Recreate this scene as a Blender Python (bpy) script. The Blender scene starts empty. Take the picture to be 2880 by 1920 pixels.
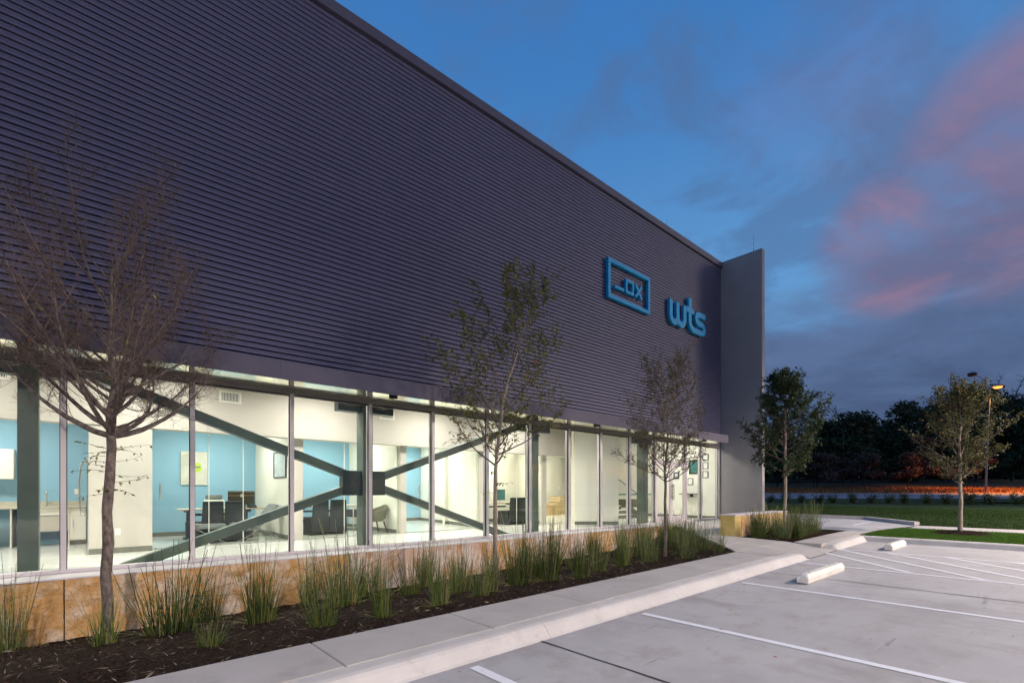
import bpy, math, random
import numpy as np
from mathutils import Vector, Matrix

sc = bpy.context.scene
COL = sc.collection

# ------------------------------------------------------------------ camera, sky, sun, exposure
cam = bpy.data.cameras.new('camera')
cam.lens = 17.0
cam.sensor_width = 36.0
cam.shift_y = (1379 - 960) / 2880
cam.clip_start = 0.05
cam.clip_end = 3000
cam_o = bpy.data.objects.new('camera', cam)
COL.objects.link(cam_o)
YAW = math.atan2(1540, 1360)
cam_o.rotation_euler = (math.radians(90), 0, YAW - math.pi / 2)
sc.camera = cam_o
FW = (math.cos(YAW), math.sin(YAW))
RT = (math.sin(YAW), -math.cos(YAW))

world = bpy.data.worlds.new('World')
sc.world = world
world.use_nodes = True


def build_world():
    nt = world.node_tree
    n, l = nt.nodes, nt.links
    n.clear()
    sky = n.new('ShaderNodeTexSky')
    sky.sky_type = 'NISHITA'
    sky.sun_disc = False
    sky.sun_elevation = math.radians(2.0)
    sky.sun_rotation = math.radians(131)
    sky.ozone_density = 3.0
    sky.dust_density = 0.4
    tc = n.new('ShaderNodeTexCoord')
    sep = n.new('ShaderNodeSeparateXYZ')
    l.new(tc.outputs['Generated'], sep.inputs[0])

    def math_(op, a, b=None, c=None, clamp=False):
        m = n.new('ShaderNodeMath')
        m.operation = op
        m.use_clamp = clamp
        for i, v in enumerate((a, b, c)):
            if v is None:
                continue
            if isinstance(v, (int, float)):
                m.inputs[i].default_value = v
            else:
                l.new(v, m.inputs[i])
        return m.outputs[0]

    def mix(fac, a, b):
        m = n.new('ShaderNodeMix')
        m.data_type = 'RGBA'
        if isinstance(fac, (int, float)):
            m.inputs[0].default_value = fac
        else:
            l.new(fac, m.inputs[0])
        for i, v in ((6, a), (7, b)):
            if isinstance(v, tuple):
                m.inputs[i].default_value = (*v, 1)
            else:
                l.new(v, m.inputs[i])
        return m.outputs[2]

    def ramp(v, a, b):
        mr = n.new('ShaderNodeMapRange')
        mr.interpolation_type = 'SMOOTHSTEP'
        mr.inputs[1].default_value = a
        mr.inputs[2].default_value = b
        l.new(v, mr.inputs[0])
        return mr.outputs[0]

    z = sep.outputs[2]
    den = math_('ADD', math_('MAXIMUM', z, 0.0), 0.22)
    cmb = n.new('ShaderNodeCombineXYZ')
    l.new(math_('DIVIDE', sep.outputs[0], den), cmb.inputs[0])
    l.new(math_('DIVIDE', sep.outputs[1], den), cmb.inputs[1])

    def noise(scale, detail, rough, off, dist=0.0, sx=1.0, sy=1.0):
        mp = n.new('ShaderNodeMapping')
        mp.inputs['Location'].default_value = off
        mp.inputs['Scale'].default_value = (sx, sy, 1)
        l.new(cmb.outputs[0], mp.inputs[0])
        t = n.new('ShaderNodeTexNoise')
        t.inputs['Scale'].default_value = scale
        t.inputs['Detail'].default_value = detail
        t.inputs['Roughness'].default_value = rough
        t.inputs['Distortion'].default_value = dist
        l.new(mp.outputs[0], t.inputs['Vector'])
        return t.outputs['Fac']

    # dot with a direction: how near a point of the sky is to a given heading
    def toward(d, c0, c1):
        v = n.new('ShaderNodeVectorMath')
        v.operation = 'DOT_PRODUCT'
        l.new(tc.outputs['Generated'], v.inputs[0])
        v.inputs[1].default_value = d
        return ramp(v.outputs['Value'], c0, c1)

    clear = mix(1.0, sky.outputs[0], sky.outputs[0])
    # the lower sky of the clear part is held to the blue of the upper sky
    blue_low = (0.34, 0.92, 1.80)
    blue_hi = (0.12, 0.55, 1.50)
    grad = mix(ramp(z, 0.30, 0.72), blue_low, blue_hi)
    # the sunset side behind the camera keeps the plain sky texture's glow
    west = toward((0.35, -0.92, 0.10), 0.15, 0.95)
    base = mix(math_('SUBTRACT', 0.75, math_('MULTIPLY', west, 0.65)), clear, grad)
    east = toward((0.93, 0.0, 0.36), 0.72, 0.99)             # cloud bank side
    low = math_('SUBTRACT', 1.0, ramp(z, 0.0, 0.46))
    # thin grey-blue patches over the clear part
    n2 = noise(3.4, 6, 0.58, (8.3, 4.1, 2.0), 0.35)
    wisps = math_('MULTIPLY', ramp(n2, 0.45, 0.62), 0.58)
    c1 = mix(wisps, base, (0.21, 0.40, 0.84))
    # slate cloud bank low down and to the right
    n1 = noise(1.25, 7, 0.58, (3.1, 1.7, 0.0), 0.25)
    cov = math_('ADD', math_('MULTIPLY', low, 0.40), math_('MULTIPLY', east, 0.24))
    veil = ramp(math_('ADD', n1, cov), 0.68, 0.98)
    c2 = mix(math_('MULTIPLY', veil, 0.92), c1, (0.26, 0.38, 0.73))
    n3 = noise(1.9, 6, 0.6, (1.0, 6.0, 5.0), 0.3)
    bank = math_('MULTIPLY', ramp(math_('ADD', n3, math_('MULTIPLY', low, 0.45)), 0.62, 0.98), 0.85)
    c3 = mix(bank, c2, (0.15, 0.24, 0.49))
    # clouds still touched by the sunset
    n4 = noise(1.6, 7, 0.6, (5.5, 0.4, 1.0), 0.3)
    p1 = toward((0.905, 0.015, 0.418), 0.979, 0.9985)
    p2 = toward((0.915, 0.165, 0.372), 0.9945, 0.9995)
    p3 = toward((0.80, 0.22, 0.56), 0.985, 0.9995)
    pk = math_('MAXIMUM', p1, math_('MAXIMUM', math_('MULTIPLY', p2, 0.8), math_('MULTIPLY', p3, 0.10)))
    mauve = math_('MULTIPLY', pk, ramp(n4, 0.28, 0.52))
    c4 = mix(math_('MULTIPLY', mauve, 0.75), c3, (0.48, 0.37, 0.64))
    pinkm = math_('MULTIPLY', pk, ramp(n4, 0.44, 0.66))
    c4 = mix(math_('MULTIPLY', pinkm, 0.85), c4, (1.05, 0.54, 0.70))
    bg = n.new('ShaderNodeBackground')
    bg.inputs[1].default_value = 0.20
    out = n.new('ShaderNodeOutputWorld')
    l.new(c4, bg.inputs[0])
    l.new(bg.outputs[0], out.inputs[0])


build_world()

SUN_AZ = (0.75, -0.66)        # heading of the glow that throws the shadows
SUN_EL = math.radians(16)
sun = bpy.data.lights.new('sun', 'SUN')
sun.energy = 0.35
sun.angle = math.radians(14)
sun.color = (1.0, 0.80, 0.74)
sun_o = bpy.data.objects.new('sun', sun)
COL.objects.link(sun_o)
sd = Vector((SUN_AZ[0] * math.cos(SUN_EL), SUN_AZ[1] * math.cos(SUN_EL), math.sin(SUN_EL)))
sun_o.rotation_euler = sd.to_track_quat('Z', 'Y').to_euler()
sun_o.location = (20, -20, 30)

vs = sc.view_settings
vs.view_transform = 'Standard'
vs.look = 'None'
vs.exposure = 1.0
vs.gamma = 1.0
vs.use_curve_mapping = False
sc.render.engine = 'CYCLES'
sc.cycles.use_denoising = True
sc.cycles.max_bounces = 10
sc.cycles.transparent_max_bounces = 24
sc.cycles.caustics_reflective = True
sc.cycles.caustics_refractive = False
sc.cycles.sample_clamp_indirect = 6.0

# ------------------------------------------------------------------ helpers


class MB:
    """collects shapes, then links them as one mesh object"""

    def __init__(s):
        s.v, s.f, s.m = [], [], []
        s.mi = 0

    def add(s, vs_, fs_):
        o = len(s.v)
        s.v += [tuple(p) for p in vs_]
        s.f += [tuple(i + o for i in f) for f in fs_]
        s.m += [s.mi] * len(fs_)
        return s

    def box(s, x0, x1, y0, y1, z0, z1):
        return s.add([(x0, y0, z0), (x1, y0, z0), (x1, y1, z0), (x0, y1, z0), (x0, y0, z1), (x1, y0, z1), (x1, y1, z1), (x0, y1, z1)],
                     [(0, 3, 2, 1), (4, 5, 6, 7), (0, 1, 5, 4), (1, 2, 6, 5), (2, 3, 7, 6), (3, 0, 4, 7)])

    def hexa(s, bot, top):
        return s.add(list(bot) + list(top), [(0, 3, 2, 1), (4, 5, 6, 7), (0, 1, 5, 4), (1, 2, 6, 5), (2, 3, 7, 6), (3, 0, 4, 7)])

    def prism(s, pts, z0, z1):
        k = len(pts)
        return s.add([(x, y, z0) for x, y in pts] + [(x, y, z1) for x, y in pts],
                     [tuple(range(k))[::-1], tuple(range(k, 2 * k))] + [(i, (i + 1) % k, k + (i + 1) % k, k + i) for i in range(k)])

    def extrude_x(s, prof, x0, x1):
        """closed profile of (y, z) along X"""
        k = len(prof)
        return s.add([(x0, y, z) for y, z in prof] + [(x1, y, z) for y, z in prof],
                     [tuple(range(k)), tuple(range(k, 2 * k))[::-1]] + [(i, k + i, k + (i + 1) % k, (i + 1) % k) for i in range(k)])

    def extrude_y(s, pts, y0, y1):
        """closed outline of (x, z) through Y"""
        k = len(pts)
        return s.add([(x, y0, z) for x, z in pts] + [(x, y1, z) for x, z in pts],
                     [tuple(range(k)), tuple(range(k, 2 * k))[::-1]] + [(i, k + i, k + (i + 1) % k, (i + 1) % k) for i in range(k)])

    def beam(s, a, b, w, h, up=(0, 0, 1)):
        a, b = Vector(a), Vector(b)
        d = (b - a).normalized()
        side = d.cross(Vector(up)).normalized()
        u = side.cross(d).normalized()
        q = [side * (w / 2 * i) + u * (h / 2 * j) for i, j in ((-1, -1), (1, -1), (1, 1), (-1, 1))]
        return s.hexa([a + p for p in q], [b + p for p in q])

    def tube(s, pts, r0, r1, n=6, cap=True):
        pts = [Vector(p) for p in pts]
        k = len(pts)
        vv = []
        for i, p in enumerate(pts):
            d = (pts[min(i + 1, k - 1)] - pts[max(i - 1, 0)])
            d = d.normalized() if d.length > 1e-9 else Vector((0, 0, 1))
            ref = Vector((1, 0, 0)) if abs(d.x) < 0.8 else Vector((0, 1, 0))
            a = d.cross(ref).normalized()
            b = d.cross(a)
            if isinstance(r0, (list, tuple)):
                r = r0[i]
            else:
                r = r0 + (r1 - r0) * i / max(1, k - 1)
            for j in range(n):
                t = 2 * math.pi * j / n
                vv.append(p + a * (r * math.cos(t)) + b * (r * math.sin(t)))
        ff = [(i * n + j, i * n + (j + 1) % n, (i + 1) * n + (j + 1) % n, (i + 1) * n + j) for i in range(k - 1) for j in range(n)]
        if cap and n > 3:
            ff += [tuple(range(n))[::-1], tuple(range((k - 1) * n, k * n))]
        return s.add(vv, ff)

    def lathe(s, prof, n=16, c=(0, 0, 0)):
        vv = [(c[0] + r * math.cos(2 * math.pi * j / n), c[1] + r * math.sin(2 * math.pi * j / n), c[2] + z) for r, z in prof for j in range(n)]
        k = len(prof)
        ff = [(i * n + j, i * n + (j + 1) % n, (i + 1) * n + (j + 1) % n, (i + 1) * n + j) for i in range(k - 1) for j in range(n)]
        ff += [tuple(range(n))[::-1], tuple(range((k - 1) * n, k * n))]
        return s.add(vv, ff)

    def build(s, name, mats, parent=None, bevel=0, smooth=False, kind=None):
        off = Vector((0, 0, 0))
        p = parent
        while p is not None:
            off += p.location
            p = p.parent
        me = bpy.data.meshes.new(name)
        vv = [(x - off.x, y - off.y, z - off.z) for x, y, z in s.v]
        me.from_pydata(vv, [], s.f)
        if not isinstance(mats, (list, tuple)):
            mats = [mats]
        for m in mats:
            me.materials.append(m)
        if len(mats) > 1:
            me.polygons.foreach_set('material_index', s.m)
        if smooth:
            me.polygons.foreach_set('use_smooth', [True] * len(me.polygons))
        me.update()
        o = bpy.data.objects.new(name, me)
        COL.objects.link(o)
        if parent is not None:
            o.parent = parent
        if bevel:
            b = o.modifiers.new('edge', 'BEVEL')
            b.width = bevel
            b.segments = 2
            b.limit_method = 'ANGLE'
        if kind:
            o['kind'] = kind
        return o


def tag(o, label=None, cat=None, group=None, kind=None):
    for k, v in (('label', label), ('category', cat), ('group', group), ('kind', kind)):
        if v:
            o[k] = v
    return o


def thing(name, label, cat, loc=(0, 0, 0), rz=0.0, group=None):
    o = bpy.data.objects.new(name, None)
    COL.objects.link(o)
    o.empty_display_size = 0.1
    o.location = loc
    o.rotation_euler = (0, 0, rz)
    return tag(o, label, cat, group)


def copy_tree(o, loc=None, rz=None, label=None, scale=None, parent=None):
    c = o.copy()
    COL.objects.link(c)
    if parent is not None:
        c.parent = parent
    else:
        if loc is not None:
            c.location = loc
        if rz is not None:
            c.rotation_euler = (0, 0, rz)
        if scale is not None:
            c.scale = scale
        if label:
            c['label'] = label
    for ch in list(o.children):
        copy_tree(ch, parent=c)
    return c


def box_part(name, m, parent, b, bevel=0):
    return MB().box(*b).build(name, m, parent, bevel)


# ------------------------------------------------------------------ materials

MATS = {}


def mat(name, c1, c2=None, scale=4.0, rough=0.6, bump=0.0, bscale=30.0, metallic=0.0, spec=0.5, detail=5.0, lo=0.35, hi=0.65,
        stretch=(1, 1, 1), island=0.0, c3=None, scale3=1.0, amt3=0.5, lo3=0.5, hi3=0.7, stretch3=(1, 1, 1), transl=0.0, layers=(), cracks=None):
    m = bpy.data.materials.new(name)
    m.use_nodes = True
    nt = m.node_tree
    n, l = nt.nodes, nt.links
    bs = n['Principled BSDF']
    bs.inputs['Roughness'].default_value = rough
    bs.inputs['Metallic'].default_value = metallic
    bs.inputs['Specular IOR Level'].default_value = spec
    tc = n.new('ShaderNodeTexCoord')

    def noise(sc_, st, det=detail):
        mp = n.new('ShaderNodeMapping')
        mp.inputs['Scale'].default_value = st
        l.new(tc.outputs['Object'], mp.inputs[0])
        t = n.new('ShaderNodeTexNoise')
        t.inputs['Scale'].default_value = sc_
        t.inputs['Detail'].default_value = det
        t.inputs['Roughness'].default_value = 0.6
        l.new(mp.outputs[0], t.inputs['Vector'])
        return t.outputs['Fac']

    def rmp(v, a, b, k=1.0):
        mr = n.new('ShaderNodeMapRange')
        mr.inputs[1].default_value = a
        mr.inputs[2].default_value = b
        mr.inputs[4].default_value = k
        l.new(v, mr.inputs[0])
        return mr.outputs[0]

    def mixc(f, a, b):
        mx = n.new('ShaderNodeMix')
        mx.data_type = 'RGBA'
        l.new(f, mx.inputs[0])
        for i, v in ((6, a), (7, b)):
            if isinstance(v, tuple):
                mx.inputs[i].default_value = (*v, 1)
            else:
                l.new(v, mx.inputs[i])
        return mx.outputs[2]

    col = None
    if c2 is not None:
        if island:
            g = n.new('ShaderNodeNewGeometry')
            f = g.outputs['Random Per Island']
            f = rmp(f, 0, 1)
        else:
            f = rmp(noise(scale, stretch), lo, hi)
        col = mixc(f, c1, c2)
    if c3 is not None:
        f3 = rmp(noise(scale3, stretch3), lo3, hi3, amt3)
        col = mixc(f3, col if col is not None else c1, c3)
    for lc, ls, la, lb, lk, lst in layers:
        col = mixc(rmp(noise(ls, lst), la, lb, lk), col if col is not None else c1, lc)
    if cracks:
        # thin wandering cracks: edges of noise-bent cells
        cs, cw, cc, ck = cracks
        nv = n.new('ShaderNodeTexNoise')
        nv.inputs['Scale'].default_value = cs * 1.7
        nv.inputs['Detail'].default_value = 6
        l.new(tc.outputs['Object'], nv.inputs['Vector'])
        va = n.new('ShaderNodeVectorMath')
        va.operation = 'MULTIPLY_ADD'
        va.inputs[1].default_value = (.55, .55, .55)
        l.new(nv.outputs['Color'], va.inputs[0])
        l.new(tc.outputs['Object'], va.inputs[2])
        vo = n.new('ShaderNodeTexVoronoi')
        vo.feature = 'DISTANCE_TO_EDGE'
        vo.inputs['Scale'].default_value = cs
        l.new(va.outputs[0], vo.inputs['Vector'])
        inv = n.new('ShaderNodeMapRange')
        inv.inputs[1].default_value = 0
        inv.inputs[2].default_value = cw
        inv.inputs[3].default_value = ck
        inv.inputs[4].default_value = 0
        l.new(vo.outputs['Distance'], inv.inputs[0])
        col = mixc(inv.outputs[0], col, cc)
    if col is None:
        bs.inputs['Base Color'].default_value = (*c1, 1)
    else:
        l.new(col, bs.inputs['Base Color'])
    if bump:
        b = n.new('ShaderNodeBump')
        b.inputs['Strength'].default_value = bump
        b.inputs['Distance'].default_value = 0.01
        l.new(noise(bscale, (1, 1, 1), 6), b.inputs['Height'])
        l.new(b.outputs[0], bs.inputs['Normal'])
    if transl:
        tr = n.new('ShaderNodeBsdfTranslucent')
        if col is None:
            tr.inputs[0].default_value = (*c1, 1)
        else:
            l.new(col, tr.inputs[0])
        ms = n.new('ShaderNodeMixShader')
        ms.inputs[0].default_value = transl
        l.new(bs.outputs[0], ms.inputs[1])
        l.new(tr.outputs[0], ms.inputs[2])
        l.new(ms.outputs[0], n['Material Output'].inputs['Surface'])
    MATS[name] = m
    return m


def emit(name, col, strength):
    m = bpy.data.materials.new(name)
    m.use_nodes = True
    bs = m.node_tree.nodes['Principled BSDF']
    bs.inputs['Base Color'].default_value = (*col, 1)
    bs.inputs['Emission Color'].default_value = (*col, 1)
    bs.inputs['Emission Strength'].default_value = strength
    return m


def glass_mat(name, tint, ior, rough=0.0):
    m = bpy.data.materials.new(name)
    m.use_nodes = True
    nt = m.node_tree
    n, l = nt.nodes, nt.links
    n.clear()
    tr = n.new('ShaderNodeBsdfTransparent')
    tr.inputs[0].default_value = (*tint, 1)
    gl = n.new('ShaderNodeBsdfGlossy')
    gl.inputs['Roughness'].default_value = rough
    fr = n.new('ShaderNodeFresnel')
    fr.inputs[0].default_value = ior
    ms = n.new('ShaderNodeMixShader')
    out = n.new('ShaderNodeOutputMaterial')
    # only the face met first mirrors; the far face of the same pane lets the ray out
    ge = n.new('ShaderNodeNewGeometry')
    inv = n.new('ShaderNodeMath')
    inv.operation = 'SUBTRACT'
    inv.inputs[0].default_value = 1.0
    l.new(ge.outputs['Backfacing'], inv.inputs[1])
    mu = n.new('ShaderNodeMath')
    mu.operation = 'MULTIPLY'
    l.new(fr.outputs[0], mu.inputs[0])
    l.new(inv.outputs[0], mu.inputs[1])
    l.new(mu.outputs[0], ms.inputs[0])
    l.new(tr.outputs[0], ms.inputs[1])
    l.new(gl.outputs[0], ms.inputs[2])
    l.new(ms.outputs[0], out.inputs['Surface'])
    return m


clad = mat('ribbed_metal', (0.106, 0.101, 0.166), (0.121, 0.115, 0.188), 0.6, rough=0.45, spec=0.2, stretch=(0.4, 1, 2))
metal_trim = mat('dark_trim_metal', (0.092, 0.084, 0.118), (0.104, 0.095, 0.132), 1.2, rough=0.5, spec=0.15)
black_gap = mat('black_gasket', (0.012, 0.012, 0.013), rough=0.7)
soffit_m = mat('pale_soffit_metal', (0.93, 0.89, 0.72), (0.95, 0.91, 0.74), 2.0, rough=0.12, metallic=1.0)
alu = mat('anodised_aluminium', (0.50, 0.46, 0.48), (0.56, 0.52, 0.54), 1.5, rough=0.42, metallic=0.15)
alu_dark = mat('shaded_aluminium', (0.20, 0.19, 0.18), rough=0.5, metallic=0.15)
glass = glass_mat('window_glass', (0.95, 0.97, 0.95), 1.62)
glass_in = glass_mat('partition_glass', (0.97, 0.99, 0.98), 1.3)
tilt = mat('painted_concrete_wall', (0.265, 0.240, 0.245), (0.295, 0.268, 0.272), 1.3, rough=0.85, bump=0.08, bscale=60)
white_w = mat('white_wall_paint', (0.80, 0.77, 0.68), (0.82, 0.79, 0.70), 1.0, rough=0.8)
blue_w = mat('light_blue_wall_paint', (0.28, 0.51, 0.67), (0.30, 0.53, 0.69), 0.8, rough=0.75)
beige_w = mat('greige_wall_paint', (0.52, 0.48, 0.42), (0.54, 0.50, 0.44), 0.9, rough=0.8)
bulk_w = mat('bulkhead_paint', (0.54, 0.49, 0.43), (0.56, 0.51, 0.45), 0.9, rough=0.85)
base_m = mat('grey_vinyl_base', (0.16, 0.16, 0.13), rough=0.6)
floor_m = mat('polished_concrete_floor', (0.64, 0.64, 0.59), (0.74, 0.73, 0.68), 1.1, rough=0.16, stretch=(1, 2.5, 1), c3=(0.64, 0.62, 0.56), scale3=3.0, amt3=0.6)
steel_g = mat('painted_steel', (0.068, 0.095, 0.078), (0.08, 0.11, 0.092), 3.0, rough=0.38)
gusset_m = mat('dark_steel_plate', (0.03, 0.045, 0.042), rough=0.4)
white_cab = mat('white_laminate', (0.78, 0.75, 0.66), rough=0.35)
counter_m = mat('beige_countertop', (0.50, 0.46, 0.37), (0.56, 0.52, 0.43), 40, rough=0.3)
chrome = mat('brushed_steel', (0.62, 0.60, 0.56), rough=0.28, metallic=1.0)
black_f = mat('black_upholstery', (0.014, 0.018, 0.018), (0.022, 0.027, 0.026), 20, rough=0.85, bump=0.2, bscale=200)
grey_f = mat('grey_leather', (0.16, 0.17, 0.16), (0.2, 0.21, 0.2), 12, rough=0.45)
olive_f = mat('olive_tweed', (0.11, 0.10, 0.06), (0.17, 0.16, 0.10), 90, rough=0.9, bump=0.3, bscale=250)
wood_edge = mat('plywood_edge', (0.42, 0.25, 0.11), (0.55, 0.36, 0.18), 12, rough=0.5, stretch=(1, 1, 12))
desk_top = mat('white_desk_laminate', (0.74, 0.70, 0.60), rough=0.35)
dark_leg = mat('navy_steel_leg', (0.02, 0.035, 0.045), rough=0.4)
walnut = mat('dark_walnut', (0.10, 0.055, 0.025), rough=0.45)
teal_s = mat('teal_plastic', (0.03, 0.15, 0.14), rough=0.5)
mon_back = mat('monitor_back', (0.06, 0.055, 0.035), (0.09, 0.08, 0.05), 8, rough=0.4, stretch=(0.2, 1, 8))
paper = mat('paper', (0.8, 0.79, 0.74), rough=0.8)
yellow = mat('yellow_plastic', (0.75, 0.55, 0.03), rough=0.5)
lime = mat('lime_plastic', (0.52, 0.68, 0.06), rough=0.5)
orange = mat('orange_cloth', (0.7, 0.22, 0.03), (0.25, 0.13, 0.03), 30, rough=0.9)
canvas_m = mat('pale_canvas_print', (0.62, 0.60, 0.52), (0.72, 0.70, 0.62), 5, rough=0.8)
ink = mat('grey_print_ink', (0.30, 0.29, 0.26), rough=0.8)
art_m = mat('soft_watercolour', (0.62, 0.70, 0.70), (0.48, 0.56, 0.58), 9, rough=0.6, c3=(0.65, 0.52, 0.50), scale3=6, amt3=0.8)
frame_b = mat('black_frame', (0.02, 0.02, 0.02), rough=0.4)
cardboard = mat('cardboard', (0.46, 0.31, 0.16), (0.55, 0.38, 0.21), 6, rough=0.85)
raw_wood = mat('raw_pine', (0.62, 0.44, 0.22), (0.72, 0.54, 0.30), 8, rough=0.7, stretch=(1, 1, 6))
step_m = mat('dark_stair_tread', (0.12, 0.12, 0.10), rough=0.6)
nosing = mat('pale_step_nosing', (0.66, 0.64, 0.56), rough=0.5)
sign_m = mat('blue_sign_paint', (0.006, 0.33, 0.61), (0.007, 0.35, 0.64), 3, rough=0.5, spec=0.15)
stone_m = mat('rough_limestone', (0.48, 0.275, 0.10), (0.58, 0.46, 0.35), 2.9, rough=0.85, bump=1.0, bscale=22, lo=0.44, hi=0.62, detail=9,
              layers=[((0.38, 0.185, 0.06), 5.5, .54, .70, .7, (1, 1, 1)), ((0.60, 0.52, 0.45), 9.0, .56, .70, .55, (1, 1, 1)), ((0.22, 0.12, 0.06), 26.0, .60, .74, .6, (1, 1, 1))],
              cracks=(4.4, .022, (0.13, 0.06, 0.025), .85))
stone_pale = mat('pale_limestone', (0.50, 0.34, 0.24), (0.58, 0.48, 0.43), 2.2, rough=0.85, bump=1.0, bscale=18, lo=0.42, hi=0.58, detail=9,
                 layers=[((0.42, 0.20, 0.07), 4.0, .53, .66, .8, (1.6, 1, .7)), ((0.30, 0.15, 0.08), 20.0, .60, .74, .55, (1, 1, 1))],
                 cracks=(3.2, .014, (0.22, 0.12, 0.08), .6))
stone_cut = mat('sawn_yellow_limestone', (0.52, 0.36, 0.10), (0.60, 0.44, 0.17), 3, rough=0.7, stretch=(1, 1, 2.5), bump=0.15)
cap_m = mat('pale_stone_cap', (0.50, 0.46, 0.46), (0.56, 0.52, 0.52), 3, rough=0.75, bump=0.1)
lot_m = mat('parking_concrete', (0.345, 0.330, 0.330), (0.405, 0.390, 0.390), 0.8, rough=0.85, bump=0.15, bscale=110,
            layers=[((0.265, 0.25, 0.245), 1.3, .52, .70, .75, (1.0, .5, 1)), ((0.30, 0.275, 0.25), 3.4, .52, .68, .6, (.7, 1.2, 1)),
                    ((0.17, 0.165, 0.165), 2.6, .66, .74, .8, (.35, 2.6, 1)), ((0.46, 0.445, 0.45), 6.5, .58, .72, .45, (1, 1, 1)),
                    ((0.20, 0.19, 0.185), 38.0, .66, .76, .7, (1, 1, 1)), ((0.10, 0.095, 0.09), 5.5, .745, .80, .7, (1, 1, 1))])
walk_m = mat('walk_concrete', (0.375, 0.345, 0.325), (0.43, 0.40, 0.38), 1.6, rough=0.85, bump=0.12, bscale=110, c3=(0.27, 0.25, 0.24), scale3=2.3, amt3=0.5, lo3=0.55, hi3=0.75)
kerb_m = mat('kerb_concrete', (0.46, 0.43, 0.41), (0.53, 0.50, 0.475), 1.8, rough=0.85, bump=0.2, bscale=70, layers=[((0.36, 0.33, 0.30), 4.0, .55, .72, .6, (1, 1, 1)), ((0.25, 0.235, 0.22), 14.0, .64, .76, .6, (.5, 1, 1)), ((0.58, 0.55, 0.53), 9.0, .6, .75, .5, (1, 1, 1))])
joint_m = mat('dark_joint_sealant', (0.035, 0.032, 0.03), rough=0.8)
paint_m = mat('white_road_paint', (0.72, 0.72, 0.75), (0.62, 0.62, 0.65), 9, rough=0.7, lo=0.5, hi=0.75)
stop_m = mat('white_painted_concrete', (0.68, 0.65, 0.60), (0.60, 0.56, 0.51), 5, rough=0.75, bump=0.3, bscale=60, layers=[((0.42, 0.36, 0.31), 7, .58, .72, .6, (1, 1, 1)), ((0.2, 0.18, 0.17), 18, .66, .74, .7, (.4, 1, 1))])
soil_m = mat('dark_mulch', (0.012, 0.007, 0.005), (0.032, 0.019, 0.013), 30, spec=0.08, rough=0.95, bump=1.0, bscale=55)
chip_m = mat('bark_chips', (0.008, 0.0045, 0.003), (0.060, 0.034, 0.021), spec=0.08, rough=0.9, island=1)
chip_l = mat('pale_bark_chips', (0.06, 0.04, 0.03), (0.28, 0.22, 0.17), spec=0.08, rough=0.9, island=1)
bark = mat('grey_brown_bark', (0.070, 0.052, 0.045), (0.22, 0.175, 0.15), 22, rough=0.9, bump=0.9, bscale=60, stretch=(1, 1, 0.5))
bark_p = mat('pale_bark', (0.22, 0.17, 0.13), (0.34, 0.28, 0.23), 18, rough=0.9, bump=0.6, bscale=60, stretch=(1, 1, 0.4))
twig_r = mat('reddish_twigs', (0.085, 0.058, 0.050), (0.135, 0.092, 0.080), 3, rough=0.9)
twig_b = mat('brown_twigs', (0.05, 0.036, 0.028), (0.08, 0.058, 0.045), 3, rough=0.9)
leaf_a = mat('olive_leaves', (0.065, 0.088, 0.015), (0.25, 0.24, 0.055), rough=0.55, island=1, transl=0.3)
leaf_b = mat('dull_olive_leaves', (0.050, 0.058, 0.016), (0.15, 0.135, 0.045), rough=0.6, island=1, transl=0.25)
leaf_d = mat('dark_green_leaves', (0.018, 0.040, 0.012), (0.055, 0.085, 0.026), rough=0.5, island=1, transl=0.25)
leaf_y = mat('yellow_leaves', (0.55, 0.30, 0.02), (0.50, 0.15, 0.05), rough=0.6, island=1, transl=0.3)
leaf_far = mat('distant_dark_foliage', (0.040, 0.050, 0.026), (0.085, 0.085, 0.042), spec=0.1, rough=0.8, island=1)
leaf_red = mat('russet_foliage', (0.075, 0.042, 0.034), (0.125, 0.070, 0.055), spec=0.1, rough=0.8, island=1)
far_bark = mat('distant_bark', (0.045, 0.032, 0.028), rough=0.9)
rush_g = mat('green_rush_stems', (0.040, 0.080, 0.010), (0.17, 0.205, 0.034), rough=0.5, island=1)
rush_d = mat('dry_rush_stems', (0.16, 0.12, 0.05), (0.34, 0.27, 0.14), rough=0.8, island=1)
rush_k = mat('dark_rush_stems', (0.014, 0.028, 0.010), (0.035, 0.05, 0.02), rough=0.6, island=1)
turf_m = mat('mown_turf', (0.030, 0.062, 0.012), (0.060, 0.105, 0.022), 1.1, spec=0.1, rough=0.9, bump=0.8, bscale=70, stretch=(1, 0.5, 1), c3=(0.10, 0.11, 0.04), scale3=0.7, amt3=0.35, lo3=0.55, hi3=0.75)
blade_m = mat('grass_blades', (0.030, 0.080, 0.010), (0.10, 0.19, 0.030), spec=0.1, rough=0.6, island=1, transl=0.3)
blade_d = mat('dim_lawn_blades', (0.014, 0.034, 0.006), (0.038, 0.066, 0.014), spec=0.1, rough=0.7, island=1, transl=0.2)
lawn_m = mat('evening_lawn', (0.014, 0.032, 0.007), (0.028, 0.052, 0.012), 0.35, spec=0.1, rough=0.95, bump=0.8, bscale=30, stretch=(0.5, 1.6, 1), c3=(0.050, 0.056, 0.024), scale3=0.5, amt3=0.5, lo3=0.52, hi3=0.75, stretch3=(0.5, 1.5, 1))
road_m = mat('road_concrete', (0.17, 0.155, 0.18), (0.21, 0.19, 0.22), 0.3, rough=0.8)
verge_m = mat('taillight_red_verge_grass', (0.24, 0.085, 0.035), (0.34, 0.13, 0.05), 0.8, spec=0.1, rough=0.95, bump=1, bscale=6)  # verge grass; the red glow of the tail-light streak is put into its colour
field_m = mat('dry_brown_field', (0.060, 0.040, 0.026), (0.095, 0.062, 0.038), 0.12, spec=0.1, rough=0.95, bump=1, bscale=3)
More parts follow.
